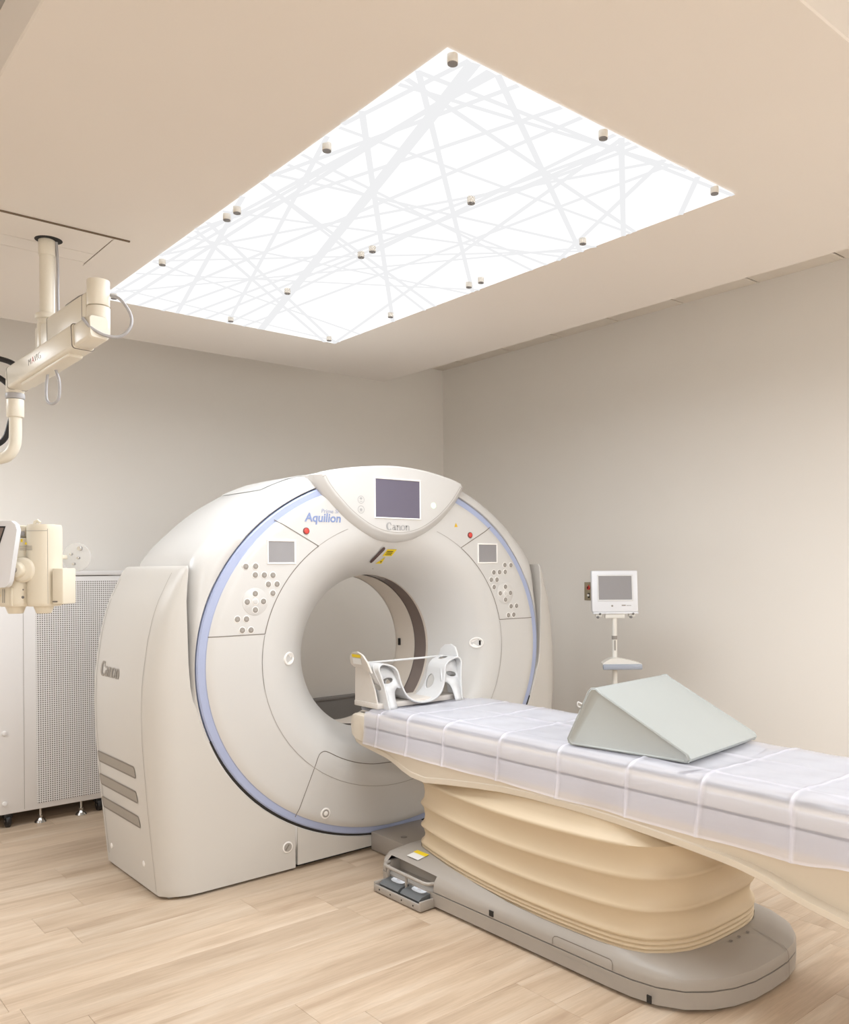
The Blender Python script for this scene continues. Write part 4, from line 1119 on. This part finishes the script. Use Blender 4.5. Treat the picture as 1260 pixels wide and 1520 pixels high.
pp = smooth_path([(E0.x, E0.y, 2.0), (E0.x, E0.y, 1.93), (E0.x-.004, E0.y+.004, 1.885), (E0.x-.022, E0.y+.018, 1.850), (E0.x-.055, E0.y+.043, 1.835), (E0.x-.16, E0.y+.10, 1.812), (E0.x-.30, E0.y+.10, 1.78), (E0.x-.40, E0.y+.0, 1.72),
                  (E0.x-.42, E0.y-.10, 1.60), (E0.x-.40, E0.y-.2, 1.48), (E0.x-.34, E0.y-.26, 1.425), (.70, 3.38, 1.415), (.76, 3.36, 1.415)], 6)
B().tube(pp, .0225, 18).to('drop_pipe', 'ivory', ca, 60)
# cables
B().tube(smooth_path([(.965, 3.50, 2.642), (.968, 3.495, 2.55), (.966, 3.49, 2.45), (.966, 3.485, 2.36)], 6), .005, 8).to('cable', 'cable', ca, 60)
U = lambda u, v, d: (lambda r: Vector((0, 0, EYE))+r*d)(CF+CR*((u-720)/1280.475)+Vector((0, 0, 1))*(-(v-843.1)/1280.475+ (u-720)/1280.475*-.00785))
CF = Vector((math.sin(YAW), math.cos(YAW), 0)); CR = Vector((math.cos(YAW), -math.sin(YAW), 0))
lift = lambda L: [Vector(p) for p in L]
B().tube(smooth_path([(.996, 3.02, 2.335), (1.022, 2.985, 2.315), (1.045, 2.955, 2.262), (1.040, 2.945, 2.215), (1.010, 2.955, 2.182), (.965, 2.965, 2.180), (.925, 2.975, 2.200), (.905, 2.99, 2.228), (.912, 3.01, 2.236)], 7), .0052, 10).to('cable', 'cable', ca, 60)
B().tube(smooth_path([D0+dd*.33+Vector((0, 0, -.05)), D0+dd*.325+Vector((.008, -.01, -.10)), D0+dd*.32+Vector((.006, 0, -.155)), D0+dd*.345+Vector((-.004, .0, -.172)), D0+dd*.385+Vector((-.008, .0, -.150)), D0+dd*.40+Vector((-.004, 0, -.095)), D0+dd*.395+Vector((0, 0, -.045))], 7), .0048, 10).to('cable', 'cable', ca, 60)
for pts in ([(E0.x+.0, E0.y-.06, 2.175), (E0.x-.03, E0.y-.02, 2.205), (E0.x-.10, E0.y+.03, 2.222), (E0.x-.22, E0.y+.10, 2.215), (E0.x-.33, E0.y+.12, 2.10), (E0.x-.36, E0.y+.10, 1.93), (E0.x-.34, E0.y+.10, 1.80)],
            [(E0.x-.015, E0.y+.02, 2.12), (E0.x-.05, E0.y+.05, 2.155), (E0.x-.12, E0.y+.09, 2.185), (E0.x-.17, E0.y+.13, 2.14), (E0.x-.17, E0.y+.14, 2.0), (E0.x-.10, E0.y+.10, 1.89), (E0.x-.03, E0.y+.06, 1.91), (E0.x+.0, E0.y+.045, 2.01)]):
    B().tube(smooth_path(pts, 7), .0105, 10).to('black_hose', 'hose', ca, 60)

# cover plates in the ceiling around the column
cp = thing('column_cover_plate', 'flush beige cover plates in the ceiling around the support column', 'cover plate', (.86, 3.52, Z1))
for x0, x1, y0, y1 in ((.30, 1.182, 3.331, 3.332),): pass
def plate(x0, x1, y0, y1): B().box((x0, y0, Z1-.004), (x1, y1, Z1), bev=.0012, seg=1).to('plate', 'ceil', cp, None)
plate(.545, 1.120, 3.336, 3.552); plate(.545, 1.120, 3.556, 3.668); plate(1.124, 1.166, 3.336, 3.716); plate(.545, 1.120, 3.672, 3.716)
B().box((.545, 3.328, Z1-.0052), (1.178, 3.336, Z1), bev=.0008, seg=1).to('plate_edge', 'joint', cp, None)
for a, c in (((.545, 3.554), (1.12, 3.554)), ((.545, 3.670), (1.12, 3.670)), ((1.122, 3.36), (1.122, 3.70))):
    B().ribbon([(a[0], a[1], Z1-.0009), (c[0], c[1], Z1-.0009)], .004, (0, 0, -1)).to('plate_joint', 'joint', cp, None)

# ------------------------------------------------------------------ injector head hanging from the arm
KI = 3.0/1280.475
ij = thing('injector_head', 'ivory twin-barrel injector head with a tilted screen hanging at the left edge', 'injector', (.833, 3.297, 1.40+.006), rz=-YAW, world_coords=False)
ix = lambda u: (u-52)*KI
iz = lambda v: -(v-840)*KI
# right barrel
bar_ = B()
n = 28
def blob(cx, hw, hd, z, k=1.0, e=.75):
    return [(cx+hw*k*math.copysign(abs(math.cos(a))**e, math.cos(a)), hd*k*math.copysign(abs(math.sin(a))**e, math.sin(a)), z) for a in [2*math.pi*i/n for i in range(n)]]
cxr, hwr = ix(66), 21.5*KI
B().loft([blob(cxr, hwr, .06, iz(894), .90), blob(cxr, hwr, .06, iz(892), .97), blob(cxr, hwr, .06, iz(888), 1), blob(cxr, hwr, .06, iz(783), 1), blob(cxr, hwr, .06, iz(776), .985), blob(cxr, hwr, .06, iz(773), .94)]).to('barrel', 'ivory2', ij, 40, local=True)
cxl, hwl = ix(26), 24*KI
B().loft([blob(cxl, hwl, .06, iz(894), .90), blob(cxl, hwl, .06, iz(892), .97), blob(cxl, hwl, .06, iz(888), 1), blob(cxl, hwl, .06, iz(797), 1), blob(cxl, hwl, .06, iz(793), .97)]).to('barrel', 'ivory2', ij, 40, local=True)
B().box((ix(26), -.03, iz(792)), (ix(44), .04, iz(774)), bev=.008).to('carry_handle', 'ivory2', ij, local=True)
B().box((ix(28), -.034, iz(790)), (ix(43), .0, iz(783)), bev=.004).to('handle_insert', 'cable', ij, local=True)
for cx, w_ in ((ix(64), 12), (ix(22), 12)):
    B().cyl((cx, 0, iz(905)), (cx, 0, iz(893)), w_*KI*.9, w_*KI*1.15, n=26, bev=.004).to('syringe_collar', 'ivory2', ij, local=True)
B().tube([(ix(51), 0, iz(773)), (ix(52), 0, iz(768.5)), (ix(56), 0, iz(767)), (ix(59), 0, iz(770))], .006, 8).to('top_hook', 'ivory2', ij, local=True)
B().box((ix(87), -.05, iz(891)), (ix(103.5), .045, iz(838)), bev=.005).to('side_block', 'ivory2', ij, local=True)
B().box((ix(88), -.052, iz(888)), (ix(95), -.047, iz(886))).to('side_slot', 'seam', ij, local=True)
B().ribbon([(ix(83.5), -.0615, iz(v)) for v in (780, 800, 840, 890)], .0015, (0, -1, 0)).to('body_seam', 'softseam', ij, None, local=True)
B().ribbon([(ix(u), -.0612, iz(783)) for u in (48, 60, 72, 83)], .0015, (0, -1, 0)).to('body_seam', 'softseam', ij, None, local=True)
kn = B().cyl((ix(46), -.055, iz(840)), (ix(46), -.068, iz(840)), .044, .040, n=32, bev=.004).cyl((ix(40), -.06, iz(840)), (ix(40), -.085, iz(840)), .030, .026, n=28, bev=.006).to('tilt_knob', 'ivory2', ij, 50, local=True)
B().cyl((ix(40), -.083, iz(840)), (ix(40), -.092, iz(840)), .010, n=18, bev=.003).to('knob_screw', 'button', kn, local=True)
B().disc((ix(47), -.0625, iz(880)), (0, -1, 0), .005, 16).to('port', 'stand_metal', ij, None, local=True)
B().disc((ix(47.5), -.0622, iz(869)), (0, -1, 0), .003, 12).to('port', 'button', ij, None, local=True)
B().quad([(ix(44.5), -.0622, iz(799.5)), (ix(47.5), -.0622, iz(799.5)), (ix(47.5), -.0622, iz(795)), (ix(44.5), -.0622, iz(795))]).to('warning_label', 'yellow', ij, None, local=True)
B().quad([(ix(50), -.0622, iz(803)), (ix(54), -.0622, iz(803)), (ix(52), -.0622, iz(798.5))]).to('warning_label', 'yellow', ij, None, local=True)
for v in (806, 808.5, 811): B().quad([(ix(43), -.0622, iz(v)), (ix(61), -.0622, iz(v)), (ix(61), -.0622, iz(v-.8)), (ix(43), -.0622, iz(v-.8))]).to('label_print', 'button', ij, None, local=True)
B().quad([(ix(10), -.0622, iz(878.5)), (ix(14), -.0622, iz(878.5)), (ix(13), -.0622, iz(873.5))]).to('warning_label', 'yellow', ij, None, local=True)
for u in (17, 19.5): B().quad([(ix(u), -.0622, iz(888)), (ix(u+1), -.0622, iz(888)), (ix(u+1), -.0622, iz(868)), (ix(u), -.0622, iz(868))]).to('label_print', 'button', ij, None, local=True)
for v0, v1 in ((792, 815), (865, 893)): B().box((ix(28.5), -.064, iz(v1)), (ix(32), -.052, iz(v0)), bev=.002).to('latch', 'ivory2', ij, local=True)
# tilted touch screen, mostly outside the picture on the left
SO = 25                                                          # the screen stands in front of the barrels
sp_ = [(28+SO, 775), (30+SO, 783), (17+SO, 855), (14+SO, 862), (10+SO, 865), (-80, 870), (-80, 770), (22+SO, 770)]
sd_ = B().prism([(ix(u), iz(v)) for u, v in sp_], lambda p: (p[0], -.125-.05*p[1], p[1]), lambda p: (p[0], -.098-.05*p[1], p[1]), bev=.004).to('touch_screen', 'mon', ij, local=True)
B().quad([(ix(u), -.1262-.05*iz(v), iz(v)) for u, v in ((SO+4.5, 806), (SO+14.5, 777.5), (-75, 777.5), (-75, 850), (SO-14, 850))]).to('screen_bezel', 'black', sd_, None, local=True)
B().quad([(ix(u), -.1268-.05*iz(v), iz(v)) for u, v in ((SO+2.5, 804), (SO+12, 780), (-73, 779.5), (-73, 848), (SO-15, 848))]).to('screen', 'film', sd_, None, local=True)
B().box((ix(-60), -.12, iz(852)), (ix(34), -.05, iz(828)), bev=.01).to('screen_mount', 'ivory2', ij, local=True)
# clear round guard with metal studs behind the barrel
cg = B().cyl((ix(97), .085, iz(821)), (ix(97), .077, iz(821)), 22*KI, n=40, bev=.002).to('clear_guard', 'clear', ij, local=True)
B().box((ix(70), .03, iz(824)), (ix(84), .079, iz(818)), bev=.003).to('guard_mount', 'ivory2', ij, local=True)
for u, v, r in ((104.5, 808, .008), (91, 816.5, .0045), (102, 822.5, .0045), (95, 831.5, .0045)):
    B().cyl((ix(u), .078, iz(v)), (ix(u), .062, iz(v)), r, n=16, bev=.001).to('stud', 'chrome', cg, local=True)
